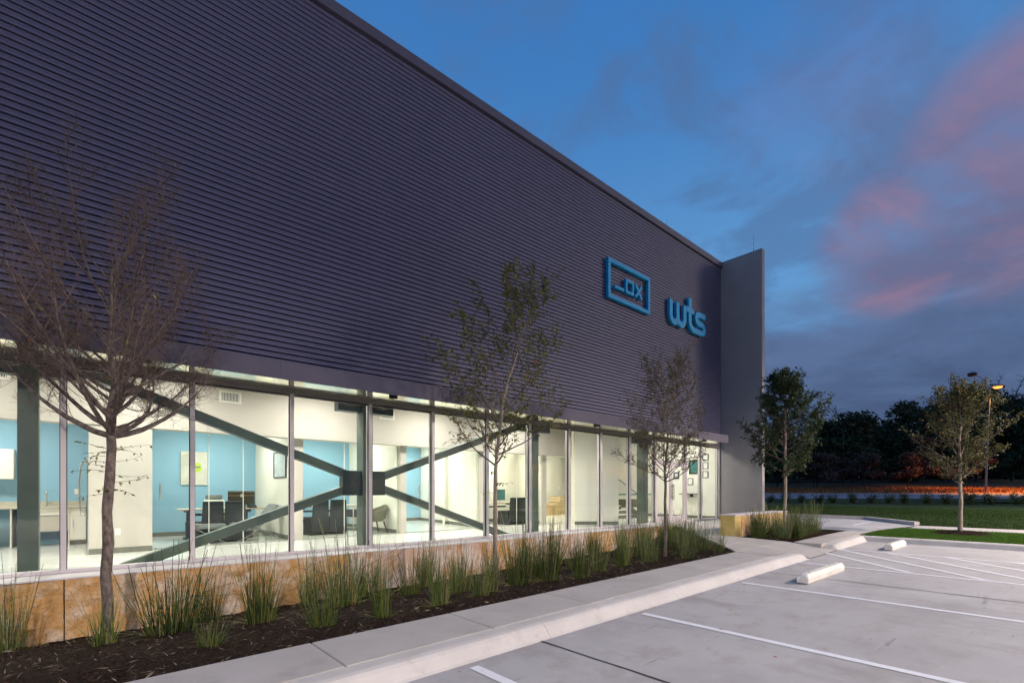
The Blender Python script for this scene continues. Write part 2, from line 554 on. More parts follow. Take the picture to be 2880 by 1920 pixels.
pole_m = mat('galvanised_pole', (0.20, 0.20, 0.22), rough=0.5, metallic=0.3)
lamp_on = emit('sodium_lamp_lens', (1.0, 0.36, 0.07), 1.25)
lot_lens = emit('parking_lamp_lens', (1.0, .93, .85), 20.0)
panel_on = emit('ceiling_light_diffuser', (1.0, 0.94, 0.78), 2.0)
rod_m = mat('pale_rod', (0.6, 0.62, 0.66), rough=0.4, metallic=0.4)
ground_m = mat('bare_earth', (0.05, 0.045, 0.03), (0.07, 0.06, 0.04), 0.2, rough=0.95)

# ------------------------------------------------------------------ ground levels (camera lens at z = 0)


def P(x):
    return -1.60 + 0.011 * x


def S(x):
    return P(x) + 0.14


BX = [-6, 0, 6, 12, 15.5]
BM = [-1.78, -1.78, -1.78, -1.66, -1.60]
BS = [-2.06, -2.03, -1.96, -1.80, -1.72]


FL_ = -1.17


def bed_z(x, y):
    e = S(x) - 0.04
    z = float(np.interp(y, [4.71, 7.3, 8.85], [e, np.interp(x, BX, BM), np.interp(x, BX, BS)]))
    # banks up to the diagonal edge of the entrance walkway
    q = (10.74 + (y - 4.715) * 1.127 - x) / 1.8
    if q < 1:
        q = max(0.0, q)
        t = min(1, max(0, (y - 4.7) / 4.5))
        z = z * q + (1 - q) * (S(x) * (1 - t) + (FL_ - 0.015) * t - 0.045)
    return z


FL = -1.17      # floor of the ground storey
GY = 9.40       # glass line
CY = 9.30       # cladding line
FX = 19.80      # fin wall

# ------------------------------------------------------------------ ground, roads, lawns


def sheet(name, m, xs, ys, fz, kind='structure'):
    mb = MB()
    nx, ny = len(xs), len(ys)
    mb.add([(x, y, fz(x, y)) for x in xs for y in ys],
           [(i * ny + j, (i + 1) * ny + j, (i + 1) * ny + j + 1, i * ny + j + 1) for i in range(nx - 1) for j in range(ny - 1)])
    return mb.build(name, m, smooth=True, kind=kind)


def poly(name, m, pts, kind='structure'):
    return MB().add(pts, [tuple(range(len(pts)))]).build(name, m, kind=kind)


# broad terrain out to the horizon, seen beyond the road; laid as strips along the road's own heading
def strip(name, m, rows, s0, s1, n=24):
    mb = MB()
    ss = np.linspace(s0, s1, n)
    k = len(rows)
    mb.add([(d * FW[0] + s * RT[0], d * FW[1] + s * RT[1], z) for d, z in rows for s in ss],
           [(i * n + j, i * n + j + 1, (i + 1) * n + j + 1, (i + 1) * n + j) for i in range(k - 1) for j in range(n - 1)])
    return mb.build(name, m, smooth=True, kind='structure')


poly('ground', ground_m, [(-900, -900, -2.6), (900, -900, -2.6), (900, 900, -2.6), (-900, 900, -2.6)])
strip('hillside', field_m, [(87, 0.40), (105, 1.95), (130, 3.2), (200, 5.5), (420, 9), (900, 12)], -420, 640, 40)
strip('taillight_red_verge', verge_m, [(75.3, -0.42), (78, -0.12), (82, 0.10), (87, 0.40)], -120, 260)  # roadside bank, its red stands in for the tail-light streak
strip('road', road_m, [(58, -0.96), (66, -0.70), (75.3, -0.42)], -120, 260)
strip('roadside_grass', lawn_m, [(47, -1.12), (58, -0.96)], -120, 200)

# parking lot
lot = sheet('parking_lot', lot_m, [-40, -20, 0, 8, 16.55], [-40, -15, 0, 3.57], lambda x, y: P(x))
for i, x in enumerate((-0.15, 2.60, 5.25, 8.10, 11.05)):
    y1 = 3.46 if i != 4 else 3.66
    mb = MB()
    mb.add([(x - 0.05, -2.1, P(x) + 0.004), (x + 0.05, -2.1, P(x) + 0.004), (x + 0.05, y1, P(x) + 0.004), (x - 0.05, y1, P(x) + 0.004)], [(0, 1, 2, 3)])
    mb.build('stripe', paint_m, lot)
x = 14.0
MB().add([(x - 0.05, -2.1, P(x) + 0.004), (x + 0.05, -2.1, P(x) + 0.004), (x + 0.05, 3.72, P(x) + 0.004), (x - 0.05, 3.72, P(x) + 0.004)], [(0, 1, 2, 3)]).build('stripe', paint_m, lot)
# hatching of the access aisle
for c in (9.35, 10.32, 11.32, 12.34, 13.40, 14.45, 15.5):
    # line x - y = c, from x = 11.12 to x = 13.94 where y stays under 3.7
    xa, xb = max(11.12, c - 2.1), min(13.94, c + 3.66)
    if xb <= xa:
        continue
    w = 0.07
    MB().add([(xa, xa - c - w, P(xa) + 0.006), (xb, xb - c - w, P(xb) + 0.006), (xb, xb - c + w, P(xb) + 0.006), (xa, xa - c + w, P(xa) + 0.006)],
             [(0, 1, 2, 3)]).build('hatch_stripe', paint_m, lot)
rg = random.Random(5)
for x, y0 in ((3.55, -10), (-2.3, -10), (9.4, -10)):
    mb = MB()
    ys = np.linspace(y0, 3.56, 40)
    mb.add([(x + rg.uniform(-.006, .006) + s, y, P(x) + 0.0035) for y in ys for s in (-0.012, 0.012)],
           [(2 * i, 2 * i + 1, 2 * i + 3, 2 * i + 2) for i in range(39)])
    mb.build('control_joint', joint_m, lot)
mb = MB()
xs = np.linspace(-20, 16.5, 60)
mb.add([(x, -2.8 + s + rg.uniform(-.005, .005), P(x) + 0.0035) for x in xs for s in (-0.012, 0.012)], [(2 * i, 2 * i + 2, 2 * i + 3, 2 * i + 1) for i in range(59)])
mb.build('control_joint', joint_m, lot)

# kerb along the lot
KP = [(3.56, 0.0), (3.585, 0.018), (3.655, 0.105), (3.685, 0.128), (3.73, 0.138), (3.868, 0.14), (3.868, -0.3), (3.56, -0.3)]


def kerb_seg(mb, x0, x1, h0=1.0, h1=1.0):
    k = len(KP)
    vv = []
    for x, h in ((x0, h0), (x1, h1)):
        vv += [(x, y, P(x) + (z * h if z > 0 else z)) for y, z in KP]
    mb.add(vv, [tuple(range(k)), tuple(range(k, 2 * k))[::-1]] + [(i, k + i, k + (i + 1) % k, (i + 1) % k) for i in range(k)])


kerb = thing('kerb', None, None, (0, 3.7, P(0)))
kerb['kind'] = 'structure'
jx = [-14.6, -9.4, -6.7, -4.1, -1.5, 1.1, 3.7, 6.3, 8.9]
for a, b in zip(jx[:-1], jx[1:]):
    mb = MB()
    kerb_seg(mb, a + 0.003, b - 0.003)
    mb.build('kerb_stone', kerb_m, kerb)
mb = MB()
kerb_seg(mb, 8.903, 11.35)
kerb_seg(mb, 11.35, 11.62, 1, 0.72)
kerb_seg(mb, 11.62, 11.80, 0.72, 0.05)
mb.build('kerb_stone', kerb_m, kerb)
mb = MB()
kerb_seg(mb, 13.72, 13.90, 0.08, 0.7)
kerb_seg(mb, 13.90, 14.3, 0.7, 1)
kerb_seg(mb, 14.3, 16.52, 1, 1)
mb.build('kerb_stone', kerb_m, kerb)
# kerb round the grass island: runs towards the camera side at the end of the lot
ki = thing('island_kerb', None, None, (16.6, 0, P(16.6)))
ki['kind'] = 'structure'
for y0, y1 in ((-22, -13), (-13, -7.5), (-7.5, -3.4), (-3.4, 0.3), (0.3, 3.86)):
    mb = MB()
    prof = [(16.44, -0.2), (16.44, 0.0), (16.50, 0.11), (16.54, 0.135), (16.68, 0.14), (16.68, -0.2)]
    k = len(prof)
    mb.add([(x, y0 + 0.003, P(16.5) + z) for x, z in prof] + [(x, y1 - 0.003, P(16.5) + z) for x, z in prof],
           [tuple(range(k))[::-1], tuple(range(k, 2 * k))] + [(i, (i + 1) % k, k + (i + 1) % k, k + i) for i in range(k)])
    mb.build('kerb_stone', kerb_m, ki)

# sidewalk slabs between kerb and planting bed
walk = thing('sidewalk', None, None, (0, 4.3, S(0)))
walk['kind'] = 'structure'
poly('sidewalk_base', joint_m, [(-16, 3.9, S(-16) - 0.03), (10.7, 3.9, S(10.7) - 0.03), (10.7, 4.7, S(10.7) - 0.03), (-16, 4.7, S(-16) - 0.03)], None).parent = walk
bpy.data.objects['sidewalk_base'].location = -walk.location


def slab(mb, pts, th=0.10):
    n = len(pts)
    mb.add([(x, y, z) for x, y, z in pts] + [(x, y, z - th) for x, y, z in pts],
           [tuple(range(n)), tuple(range(n, 2 * n))[::-1]] + [((i + 1) % n, i, n + i, n + (i + 1) % n) for i in range(n)])


xs = [3.18 + 1.57 * k for k in range(-12, 5)] + [10.72]
g = 0.008
for a, b in zip(xs[:-1], xs[1:]):
    mb = MB()
    slab(mb, [(a + g, 3.893, S(a)), (b - g, 3.893, S(b)), (b - g, 4.71, S(b)), (a + g, 4.71, S(a))])
    mb.build('paving_slab', walk_m, walk, bevel=0.006)

# walkway to the door


def W(x, y):
    t = min(1, max(0, (y - 4.7) / 4.5))
    return S(x) * (1 - t) + (FL - 0.015) * t


wk = thing('entrance_walkway', None, None, (13, 6, -1.3))
wk['kind'] = 'structure'
rows = [4.715, 5.35, 6.0, 6.9, 7.9, 8.85, 9.33]


def xl(y):
    return 10.74 + (y - 4.715) * 1.127


poly('walkway_base', joint_m, [(10.8, 4.7, S(11) - 0.05), (20, 4.7, S(14) - 0.05), (20, 9.3, FL - 0.06), (15.8, 9.3, FL - 0.06)], None).parent = wk
bpy.data.objects['walkway_base'].location = -wk.location
for a, b in zip(rows[:-1], rows[1:]):
    xr = 13.58 if b <= 6.01 else FX - 0.005
    cuts = [xr] if xr < 14 else [x for x in (15.2, 17.5, xr)]
    l0, l1 = xl(a), xl(b)
    for c in cuts:
        if c <= max(l0, l1) + 0.2:
            continue
        mb = MB()
        slab(mb, [(l0 + g, a + g, W(l0, a)), (c - g, a + g, W(c, a)), (c - g, b - g, W(c, b)), (l1 + g, b - g, W(l1, b))])
        mb.build('paving_slab', walk_m, wk, bevel=0.005)
        l0 = l1 = c
# flush ramp across the kerb line
mb = MB()
fr_ = []
for x in np.linspace(10.75, 13.66, 22):
    t = min(1, max(0, (x - 11.40) / 0.42))
    fr_.append(((x, 3.884 * (1 - t) + 3.586 * t, (S(x) - 0.002) * (1 - t) + (P(x) + 0.004) * t), (min(x, 13.58), 4.706, S(x))))
for (a0, a1), (b0, b1) in zip(fr_[:-1], fr_[1:]):
    mb.add([a0, b0, b1, a1], [(0, 1, 2, 3)])
mb.build('paving_slab', walk_m, wk)
# walk in front of the far bed, leading on to the drive
for a, b in ((13.6, 15.2), (15.2, 16.8), (16.8, 18.3)):
    mb = MB()
    slab(mb, [(a + g, 3.883, S(min(a, 17))), (b - g, 3.883, S(min(b, 17))), (b - g, 4.50, S(min(b, 17))), (a + g, 4.50, S(min(a, 17)))])
    mb.build('paving_slab', walk_m, wk, bevel=0.005)
mb = MB().add([(11.80, 3.560, P(11.8) + 0.0045), (13.74, 3.560, P(13.7) + 0.0045), (13.74, 3.585, P(13.7) + 0.0065), (11.80, 3.585, P(11.8) + 0.0065)], [(0, 1, 2, 3)])
mb.build('control_joint', joint_m, wk)

# planting beds
rs = np.random.RandomState(3)
xs = np.concatenate([np.linspace(-9, 16.2, 190)])
ys = np.linspace(4.70, 8.95, 44)
nz = rs.rand(190, 44) * 0.03
mb = MB()
idx = {}
for i, x in enumerate(xs):
    for j, y in enumerate(ys):
        if x <= xl(y) + 0.08:
            idx[(i, j)] = len(mb.v)
            mb.v.append((x, y, bed_z(x, y) + nz[i, j] * (0 if j == 0 else 1)))
for i in range(189):
    for j in range(43):
        q = [(i, j), (i + 1, j), (i + 1, j + 1), (i, j + 1)]
        if all(k in idx for k in q):
            mb.f.append(tuple(idx[k] for k in q))
            mb.m.append(0)
bed = mb.build('planting_bed', soil_m, smooth=True, kind='structure')
BED2 = [(13.62, 4.52), (17.95, 4.50), (17.6, 6.0), (13.62, 6.0)]


def bed2_z(x, y):
    return S(min(x, 17)) - 0.02


mb = MB()
for i in range(30):
    for j in range(10):
        x = 13.62 + 4.2 * i / 29
        y = 4.51 + 1.55 * j / 9
        mb.v.append((x, y, bed2_z(x, y) + rs.rand() * 0.025 * (0 if j == 0 else 1)))
for i in range(29):
    for j in range(9):
        mb.f.append((i * 10 + j, (i + 1) * 10 + j, (i + 1) * 10 + j + 1, i * 10 + j + 1))
        mb.m.append(0)
mb.build('far_planting_bed', soil_m, smooth=True, kind='structure')


def chips(name, pos, seed, m, lmin, lmax):
    r = np.random.RandomState(seed)
    n = len(pos)
    az = r.rand(n) * 2 * np.pi
    tilt = r.normal(0, 0.28, n)
    roll = r.normal(0, 0.5, n)
    L = (lmin + (lmax - lmin) * r.rand(n) ** 2) / 2
    Wd = np.minimum(L * (0.07 + 0.16 * r.rand(n)), 0.006)
    ux = np.stack([np.cos(az) * np.cos(tilt), np.sin(az) * np.cos(tilt), np.sin(tilt)], 1)
    vx = np.stack([-np.sin(az) * np.cos(roll), np.cos(az) * np.cos(roll), np.sin(roll)], 1)
    p = np.array(pos)
    v = np.stack([p - ux * L[:, None], p + vx * Wd[:, None], p + ux * L[:, None], p - vx * Wd[:, None]], 1).reshape(-1, 3)
    mb = MB()
    mb.v = v.tolist()
    mb.f = [(4 * i, 4 * i + 1, 4 * i + 2, 4 * i + 3) for i in range(n)]
    mb.m = [0] * n
    o = mb.build(name, m)
    return tag(o, kind='stuff')


def bed_points(n, seed):
    r = np.random.RandomState(seed)
    out = []
    while len(out) < n:
        y = 4.73 + 4.1 * r.rand() ** 1.15
        x = -3 + 18.2 * r.rand() ** 1.5
        if x < xl(y):
            out.append((x, y, bed_z(x, y) + 0.012 + 0.03 * r.rand()))
    return out


o = chips('mulch', bed_points(42000, 1), 2, chip_m, 0.02, 0.10)
tag(o, 'dark shredded bark mulch covering the long planting bed', 'mulch')
o = chips('straw_litter', bed_points(4200, 4), 5, chip_l, 0.025, 0.15)
tag(o, 'pale dry stems and splinters strewn over the dark mulch', 'plant litter')
r_ = np.random.RandomState(8)
pts = [(13.65 + 4.1 * a, 4.54 + 1.42 * b, bed2_z(13.65 + 4.1 * a, 0) + 0.02 + 0.02 * c) for a, b, c in r_.rand(6000, 3)]
o = chips('mulch', pts, 9, chip_m, 0.03, 0.10)
tag(o, 'dark bark mulch round the bushy tree in front of stone bench', 'mulch')

# grass island, path, drive, lawn beyond
IZ = P(16.6) + 0.13
isl = [(16.69, -24), (20.9, -24), (20.9, 3.60), (19.0, 3.82), (16.69, 3.84)]
poly('grass_island', turf_m, [(x, y, IZ) for x, y in isl])
path = thing('garden_path', None, None, (21.9, 0, IZ))
path['kind'] = 'structure'
yy = [-24, -20, -16, -12, -9, -6.5, -4.2, -2.1, -0.2, 1.6, 3.42]
for a, b in zip(yy[:-1], yy[1:]):
    mb = MB()
    slab(mb, [(20.91, a + 0.008, IZ + 0.015), (22.75, a + 0.008, IZ + 0.015), (22.75, b - 0.008, IZ + 0.015), (20.91, b - 0.008, IZ + 0.015)])
    mb.build('paving_slab', walk_m, path)
drv = poly('drive', lot_m, [(18.31, 3.86, -1.275), (20.95, 3.62, -1.275), (22.8, 3.45, -1.275), (25.8, 5.6, -1.275), (26.4, 9.2, -1.275), (26.4, 40, -1.275), (18.31, 40, -1.275)])
MB().add([(21.3, 5.0, -1.271), (23.7, 5.0, -1.271), (23.7, 5.1, -1.271), (21.3, 5.1, -1.271)], [(0, 1, 2, 3)]).build('stripe', paint_m, drv)
dk = thing('drive_kerb', None, None, (25.8, 5.6, -1.24))
dk['kind'] = 'structure'
kp = [(22.8, 3.45), (25.8, 5.6), (26.4, 9.2), (26.4, 20), (26.4, 40)]
for (xa, ya), (xb, yb) in zip(kp[:-1], kp[1:]):
    MB().beam((xa, ya, -1.29), (xb, yb, -1.29), 0.16, 0.30).build('kerb_stone', kerb_m, dk)
LZ = -1.13


def lawn_z(x):
    return float(np.interp(x, [22.76, 30], [IZ + 0.02, LZ]))


lawn = MB()
ys = [-60, 3.42, 5.6, 9.2, 60]
x0s = [22.76, 22.76, 25.88, 26.48, 26.48]
for j in range(4):
    for u0, u1 in ((0, .12), (.12, .3), (.3, 1)):
        q = []
        for jj, u in ((j, u0), (j, u1), (j + 1, u1), (j + 1, u0)):
            x = x0s[jj] + (60 - x0s[jj]) * u
            q.append((x, ys[jj], lawn_z(x)))
        lawn.add(q, [(0, 1, 2, 3)])
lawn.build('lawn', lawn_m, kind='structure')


def blades(name, pos, hmin, hmax, w, m, seed):
    r = np.random.RandomState(seed)
    n = len(pos)
    p = np.array(pos)
    az = r.rand(n) * 2 * np.pi
    h = hmin + (hmax - hmin) * r.rand(n)
    d = np.stack([np.cos(az), np.sin(az), np.zeros(n)], 1)
    lean = np.stack([r.normal(0, .4, n), r.normal(0, .4, n), np.ones(n)], 1)
    v = np.stack([p - d * w, p + d * w, p + lean * h[:, None]], 1).reshape(-1, 3)
    mb = MB()
    mb.v = v.tolist()
    mb.f = [(3 * i, 3 * i + 1, 3 * i + 2) for i in range(n)]
    mb.m = [0] * n
    return tag(mb.build(name, m), kind='stuff')


r_ = np.random.RandomState(21)
pts = [(16.70 + 4.2 * a, 3.80 - 9.0 * b ** 1.2, IZ) for a, b in r_.rand(80000, 2)]
pts = [p for p in pts if not (p[0] > 19.0 and p[1] > 3.80 - (p[0] - 19) * 0.115) and (p[0] - 19.26) ** 2 + (p[1] - 1.93) ** 2 > 0.36]
o = blades('grass', pts, 0.025, 0.06, 0.006, blade_m, 22)
tag(o, 'bright green short grass on the kerbed island', 'grass')
pts = [(22.8 + 17 * a ** 1.4, -2 + 16 * b, lawn_z(22.8 + 17 * a ** 1.4) - 0.01) for a, b in r_.rand(90000, 2)]
pts = [p for p in pts if p[0] > 26.6 or p[1] < 3.4 + (p[0] - 22.8) * 0.7]
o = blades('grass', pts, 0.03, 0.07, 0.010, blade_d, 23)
tag(o, 'dim dark green lawn grass beyond the pale path', 'grass')

# ------------------------------------------------------------------ the building
bld = thing('office_building', 'long office building with dark ribbed metal upper wall above a lit glass storefront', 'building', (8, 9.4, FL))
XA = -9.0
RZ = 9.40
# shell
box_part('backing_wall', black_gap, bld, (XA, FX - 0.01, CY + 0.065, CY + 0.25, 2.02, RZ - 0.02))
box_part('roof', tilt, bld, (XA, FX + 0.24, CY + 0.26, 26, RZ - 0.45, RZ - 0.25))
box_part('side_wall', tilt, bld, (FX + 0.01, FX + 0.24, CY + 0.26, 26, -2.2, RZ - 0.01))
box_part('side_wall', tilt, bld, (XA - 0.25, XA, CY, 26, -2.2, RZ - 0.01))
box_part('rear_wall', tilt, bld, (XA, FX, 25.75, 26, -2.2, RZ - 0.46))
# ribs of the cladding: face, slope, dark recess
PITCH = 0.1016
joints = [XA, -5.9, 4.35, 14.6, FX - 0.02]
rib_me = None
nrib = int((RZ - 0.13 - 2.06) / PITCH)
for i in range(nrib):
    z0 = 2.06 + i * PITCH
    if rib_me is None:
        mb = MB()
        pr = [(CY + 0.045, 0.027), (CY, 0.028), (CY, 0.070), (CY + 0.010, 0.076), (CY + 0.002, 0.082), (CY + 0.003, 0.1012), (CY + 0.045, 0.1014)]
        for a, b in zip(joints[:-1], joints[1:]):
            mb.extrude_x([(y, z + z0) for y, z in pr], a + 0.0025, b - 0.0025)
        o = mb.build('cladding_rib', clad, bld)
        rib_me = o
        zb = o.location.z
    else:
        o = rib_me.copy()
        COL.objects.link(o)
        o.location.z = zb + i * PITCH
top = 2.06 + nrib * PITCH
for a, b in zip([XA, 2.1, 8.2, 14.3], [2.1, 8.2, 14.3, FX - 0.005]):
    MB().extrude_x([(CY - 0.07, top + 0.03), (CY - 0.07, RZ + 0.02), (CY + 0.4, RZ + 0.05), (CY + 0.4, RZ), (CY + 0.05, RZ - 0.03), (CY + 0.05, top + 0.03)], a + 0.002, b - 0.002).build('roof_coping', metal_trim, bld)
# canopy over the glass
can = thing('canopy', None, None, (0, 0, 0))
can.parent = bld
can.location = -bld.location + Vector((5, 8.5, 1.9))
CF = 8.46
CX = 18.60


def bparent(p):
    """world location of a nested empty"""
    v = Vector(p.location)
    while p.parent:
        p = p.parent
        v += p.location
    return v


for a, b in zip([XA, -4.9, -1.25, 2.4, 6.05, 9.7, 13.35, 17.0], [-4.9, -1.25, 2.4, 6.05, 9.7, 13.35, 17.0, CX]):
    MB().extrude_x([(CF, 1.835), (CF + 0.02, 1.835), (CF + 0.03, 1.86), (CY + 0.05, 1.99), (CY + 0.05, 2.06), (CF + 0.03, 2.14), (CF, 2.13)], a + 0.001, b - 0.001).build('fascia_panel', metal_trim, can)
x = XA
k = 0
while x < CX - 0.01:
    b = min(x + 1.22, CX)
    MB().box(x + 0.002, b - 0.002, CF + 0.021, GY + 0.03, 1.845, 1.857).build('soffit_panel', soffit_m, can)
    x = b
for x in (-1.75, 4.54, 10.83, 17.1):
    MB().lathe([(0.075, 0.0), (0.085, -0.004), (0.085, -0.035), (0.06, -0.035)], 20, (x, 8.66, 1.845)).build('downlight', black_gap, can)
# short return between canopy end and fin
box_part('lintel', metal_trim, bld, (CX + 0.002, FX - 0.005, CY + 0.02, CY + 0.24, 1.84, 2.058))

# storefront
MULL = [-3.35, -1.78, -0.23, 1.315, 2.861, 4.393, 5.894, 7.464, 8.92, 10.48, 11.95, 13.465]
DOOR = (14.98, 17.08)
ALLM = MULL + [DOOR[0], DOOR[1], 18.26, FX - 0.045]
GT = 1.775


def mullion(x, z0, z1, name='mullion', w=0.062):
    mb = MB()
    mb.box(x - w / 2, x + w / 2, GY - 0.055, GY - 0.012, z0, z1)          # pressure cap
    mb.box(x - w / 2 + 0.004, x + w / 2 - 0.004, GY + 0.022, GY + 0.11, z0, z1)
    mb.mi = 1
    mb.box(x - w / 2 - 0.010, x + w / 2 + 0.010, GY - 0.0115, GY + 0.0215, z0, z1)
    return mb.build(name, [alu, black_gap], bld)


for x in ALLM:
    mullion(x, FL + 0.001, GT)
    # dark seal along the mullion
for a, b in zip(ALLM[:-1], ALLM[1:]):
    if abs(a - DOOR[0]) < 0.01:
        continue
    box_part('glass_pane', glass, bld, (a + 0.042, b - 0.042, GY - 0.004, GY + 0.008, FL + 0.05, GT - 0.002))
    mb = MB()
    mb.box(a + 0.0325, b - 0.0325, GY - 0.05, GY + 0.10, FL, FL + 0.048)
    mb.build('sill_rail', alu, bld)
mb = MB()
mb.box(XA, FX - 0.012, GY - 0.06, GY + 0.11, GT, 1.843)
mb.mi = 1
mb.box(XA, FX - 0.012, GY - 0.02, GY + 0.09, GT - 0.022, GT - 0.0005)
mb.build('head_rail', [alu_dark, black_gap], bld)
# entrance: transom, two glazed leaves with pulls
mb = MB()
mb.box(DOOR[0] + 0.033, DOOR[1] - 0.033, GY - 0.05, GY + 0.10, 0.99, 1.08)
mb.build('transom_rail', alu, bld)
box_part('glass_pane', glass, bld, (DOOR[0] + 0.042, DOOR[1] - 0.042, GY - 0.004, GY + 0.008, 1.085, GT - 0.002))
mid = (DOOR[0] + DOOR[1]) / 2
for a, b, hs in ((DOOR[0] + 0.04, mid - 0.004, 1), (mid + 0.004, DOOR[1] - 0.04, -1)):
    mb = MB()
    z0, z1 = FL + 0.012, 0.985
    mb.box(a, a + 0.085, GY - 0.03, GY + 0.02, z0, z1)
    mb.box(b - 0.085, b, GY - 0.03, GY + 0.02, z0, z1)
    mb.box(a + 0.0855, b - 0.0855, GY - 0.03, GY + 0.02, z0, z0 + 0.24)
    mb.box(a + 0.0855, b - 0.0855, GY - 0.03, GY + 0.02, z1 - 0.10, z1)
    d = mb.build('door', alu, bld)
    box_part('glass_pane', glass, d, (a + 0.086, b - 0.086, GY - 0.009, GY + 0.001, z0 + 0.241, z1 - 0.101))
    hx = (b - 0.05) if hs > 0 else (a + 0.05)
    mb = MB()
    mb.tube([(hx, GY - 0.10, -0.34), (hx, GY - 0.10, 0.24)], 0.014, 0.014, 8)
    mb.tube([(hx, GY - 0.10, -0.25), (hx, GY - 0.028, -0.25)], 0.009, 0.009, 6)
    mb.tube([(hx, GY - 0.10, 0.15), (hx, GY - 0.028, 0.15)], 0.009, 0.009, 6)
    mb.build('handle', black_gap, d)

# floor and interior walls
box_part('interior_floor', floor_m, bld, (XA + 0.01, FX, GY + 0.005, 24, FL - 0.25, FL))
box_part('front_ceiling', bulk_w, bld, (XA, FX, GY + 0.12, 24, 2.62, 2.70))
BY = 11.70      # bulkhead face
PY = 12.00      # partition line
OB = 15.2       # back wall of the offices


def wall(m, pts, z0=FL, z1=2.6, name='partition_wall', base=True, th=None):
    o = MB().prism(pts, z0, z1).build(name, m, bld)
    return o


def seg(m, a, b, th, z0=FL, z1=1.74, name='partition_wall', base=base_m):
    """straight wall from a to b with thickness th to the left of the heading, and its skirting"""
    a, b = Vector((*a, 0)), Vector((*b, 0))
    d = (b - a).normalized()
    nrm = Vector((-d.y, d.x, 0))
    q = [a, b, b + nrm * th, a + nrm * th]
    o = MB().prism([(p.x, p.y) for p in q], z0, z1).build(name, m, bld)
    if base:
        w = 0.008
        q = [a - nrm * w - d * 0.0, b - nrm * w, b - nrm * 0.0005, a - nrm * 0.0005]
        MB().prism([(p.x, p.y) for p in q], FL + 0.001, FL + 0.105).build('skirting', base, o)
    return o


# bulkhead over the partition line
box_part('bulkhead', bulk_w, bld, (-4, 13.9, BY, BY + 0.28, 1.30, 2.618))
box_part('bulkhead_trim', beige_w, bld, (-4, 13.9, BY - 0.004, BY + 0.30, 1.215, 1.299))
# office ceilings
box_part('office_ceiling', white_w, bld, (-4, 12.6, BY + 0.31, 17.5, 1.76, 1.82))
# kitchen
seg(blue_w, (0.92, 14.78), (-4.0, 14.78), -0.15, name='kitchen_wall', base=None)
seg(white_w, (-4.0, 11.0), (-4.0, 14.8), 0.1, base=None)
# stub wall beside the refrigerator
o = seg(beige_w, (0.05, 11.72), (0.985, 11.72), 0.16, z1=1.30, name='stub_wall')
box_part('socket_plate', white_w, o, (0.42, 0.50, 11.712, 11.719, -0.83, -0.71))
seg(beige_w, (0.985, 11.74), (0.985, 14.77), 0.12, z1=1.75, base=None)
# offices
seg(blue_w, (0.99, OB), (3.65, OB), 0.12)
seg(white_w, (3.65, OB), (3.65, PY + 0.02), 0.20)
box_part('jamb', beige_w, bld, (3.62, 3.88, PY - 0.12, PY + 0.015, FL, 1.214))
seg(blue_w, (3.85, OB), (6.40, OB), 0.12)
seg(white_w, (6.40, OB), (6.40, PY + 0.02), 0.20)
box_part('jamb', beige_w, bld, (6.44, 6.62, PY - 0.12, PY + 0.015, FL, 1.214))
seg(blue_w, (6.60, 16.8), (10.0, 16.8), 0.12)
seg(white_w, (9.98, 16.78), (9.28, PY + 0.02), 0.15)
box_part('jamb', beige_w, bld, (9.14, 9.42, PY - 0.12, PY + 0.015, FL, 1.214))
seg(white_w, (9.48, 14.3), (12.95, 14.3), 0.12)
seg(white_w, (12.9, 14.29), (11.95, PY + 0.02), 0.12)
box_part('jamb', beige_w, bld, (11.88, 12.10, PY - 0.12, PY + 0.015, FL, 1.214))
# deep store room behind
seg(white_w, (13.1, 17.2), (19.7, 17.2), 0.12)
# splayed white wall by the stair
blk = MB().prism([(12.72, 11.12), (13.84, 10.10), (14.14, 10.42), (13.02, 11.44)], FL, 2.61).build('splayed_wall', white_w, bld)
MB().prism([(12.714, 11.114), (13.834, 10.094), (13.838, 10.098), (12.718, 11.118)], FL + 0.001, FL + 0.105).build('skirting', base_m, blk)
# lobby
seg(white_w, (FX - 0.06, 17), (FX - 0.06, GY + 0.13), 0.05, z1=2.6, name='lobby_wall')
# stair
st = thing('staircase', None, None)
st.parent = bld
st.location = Vector((16.4, 12.0, FL)) - bld.location
for i in range(7):
    y0 = 12.1 + 0.27 * i
    z0 = FL + 0.176 * i
    MB().box(16.2, 17.6, y0, y0 + 0.27, FL + 0.001, z0 + 0.15).build('step', step_m, st)
    MB().box(16.2, 17.6, y0 - 0.025, y0 + 0.27, z0 + 0.151, z0 + 0.176).build('tread', nosing, st)
MB().beam((17.64, 11.9, FL + 0.10), (17.64, 14.0, FL + 1.45), 0.05, 0.32).build('stringer', step_m, st)
mb = MB()
mb.tube([(17.64, 11.85, FL + 1.0), (17.64, 14.0, FL + 2.40)], 0.022, 0.022, 8)
mb.tube([(16.16, 11.9, FL + 0.7), (16.16, 11.86, FL + 1.0), (16.16, 14.0, FL + 2.40)], 0.022, 0.022, 8)
mb.build('handrail', steel_g, st)
seg(white_w, (13.06, 11.47), (18.6, 16.4), 0.08, z1=2.6)
seg(white_w, (17.75, 15.6), (19.7, 15.6), 0.08, z1=2.6)

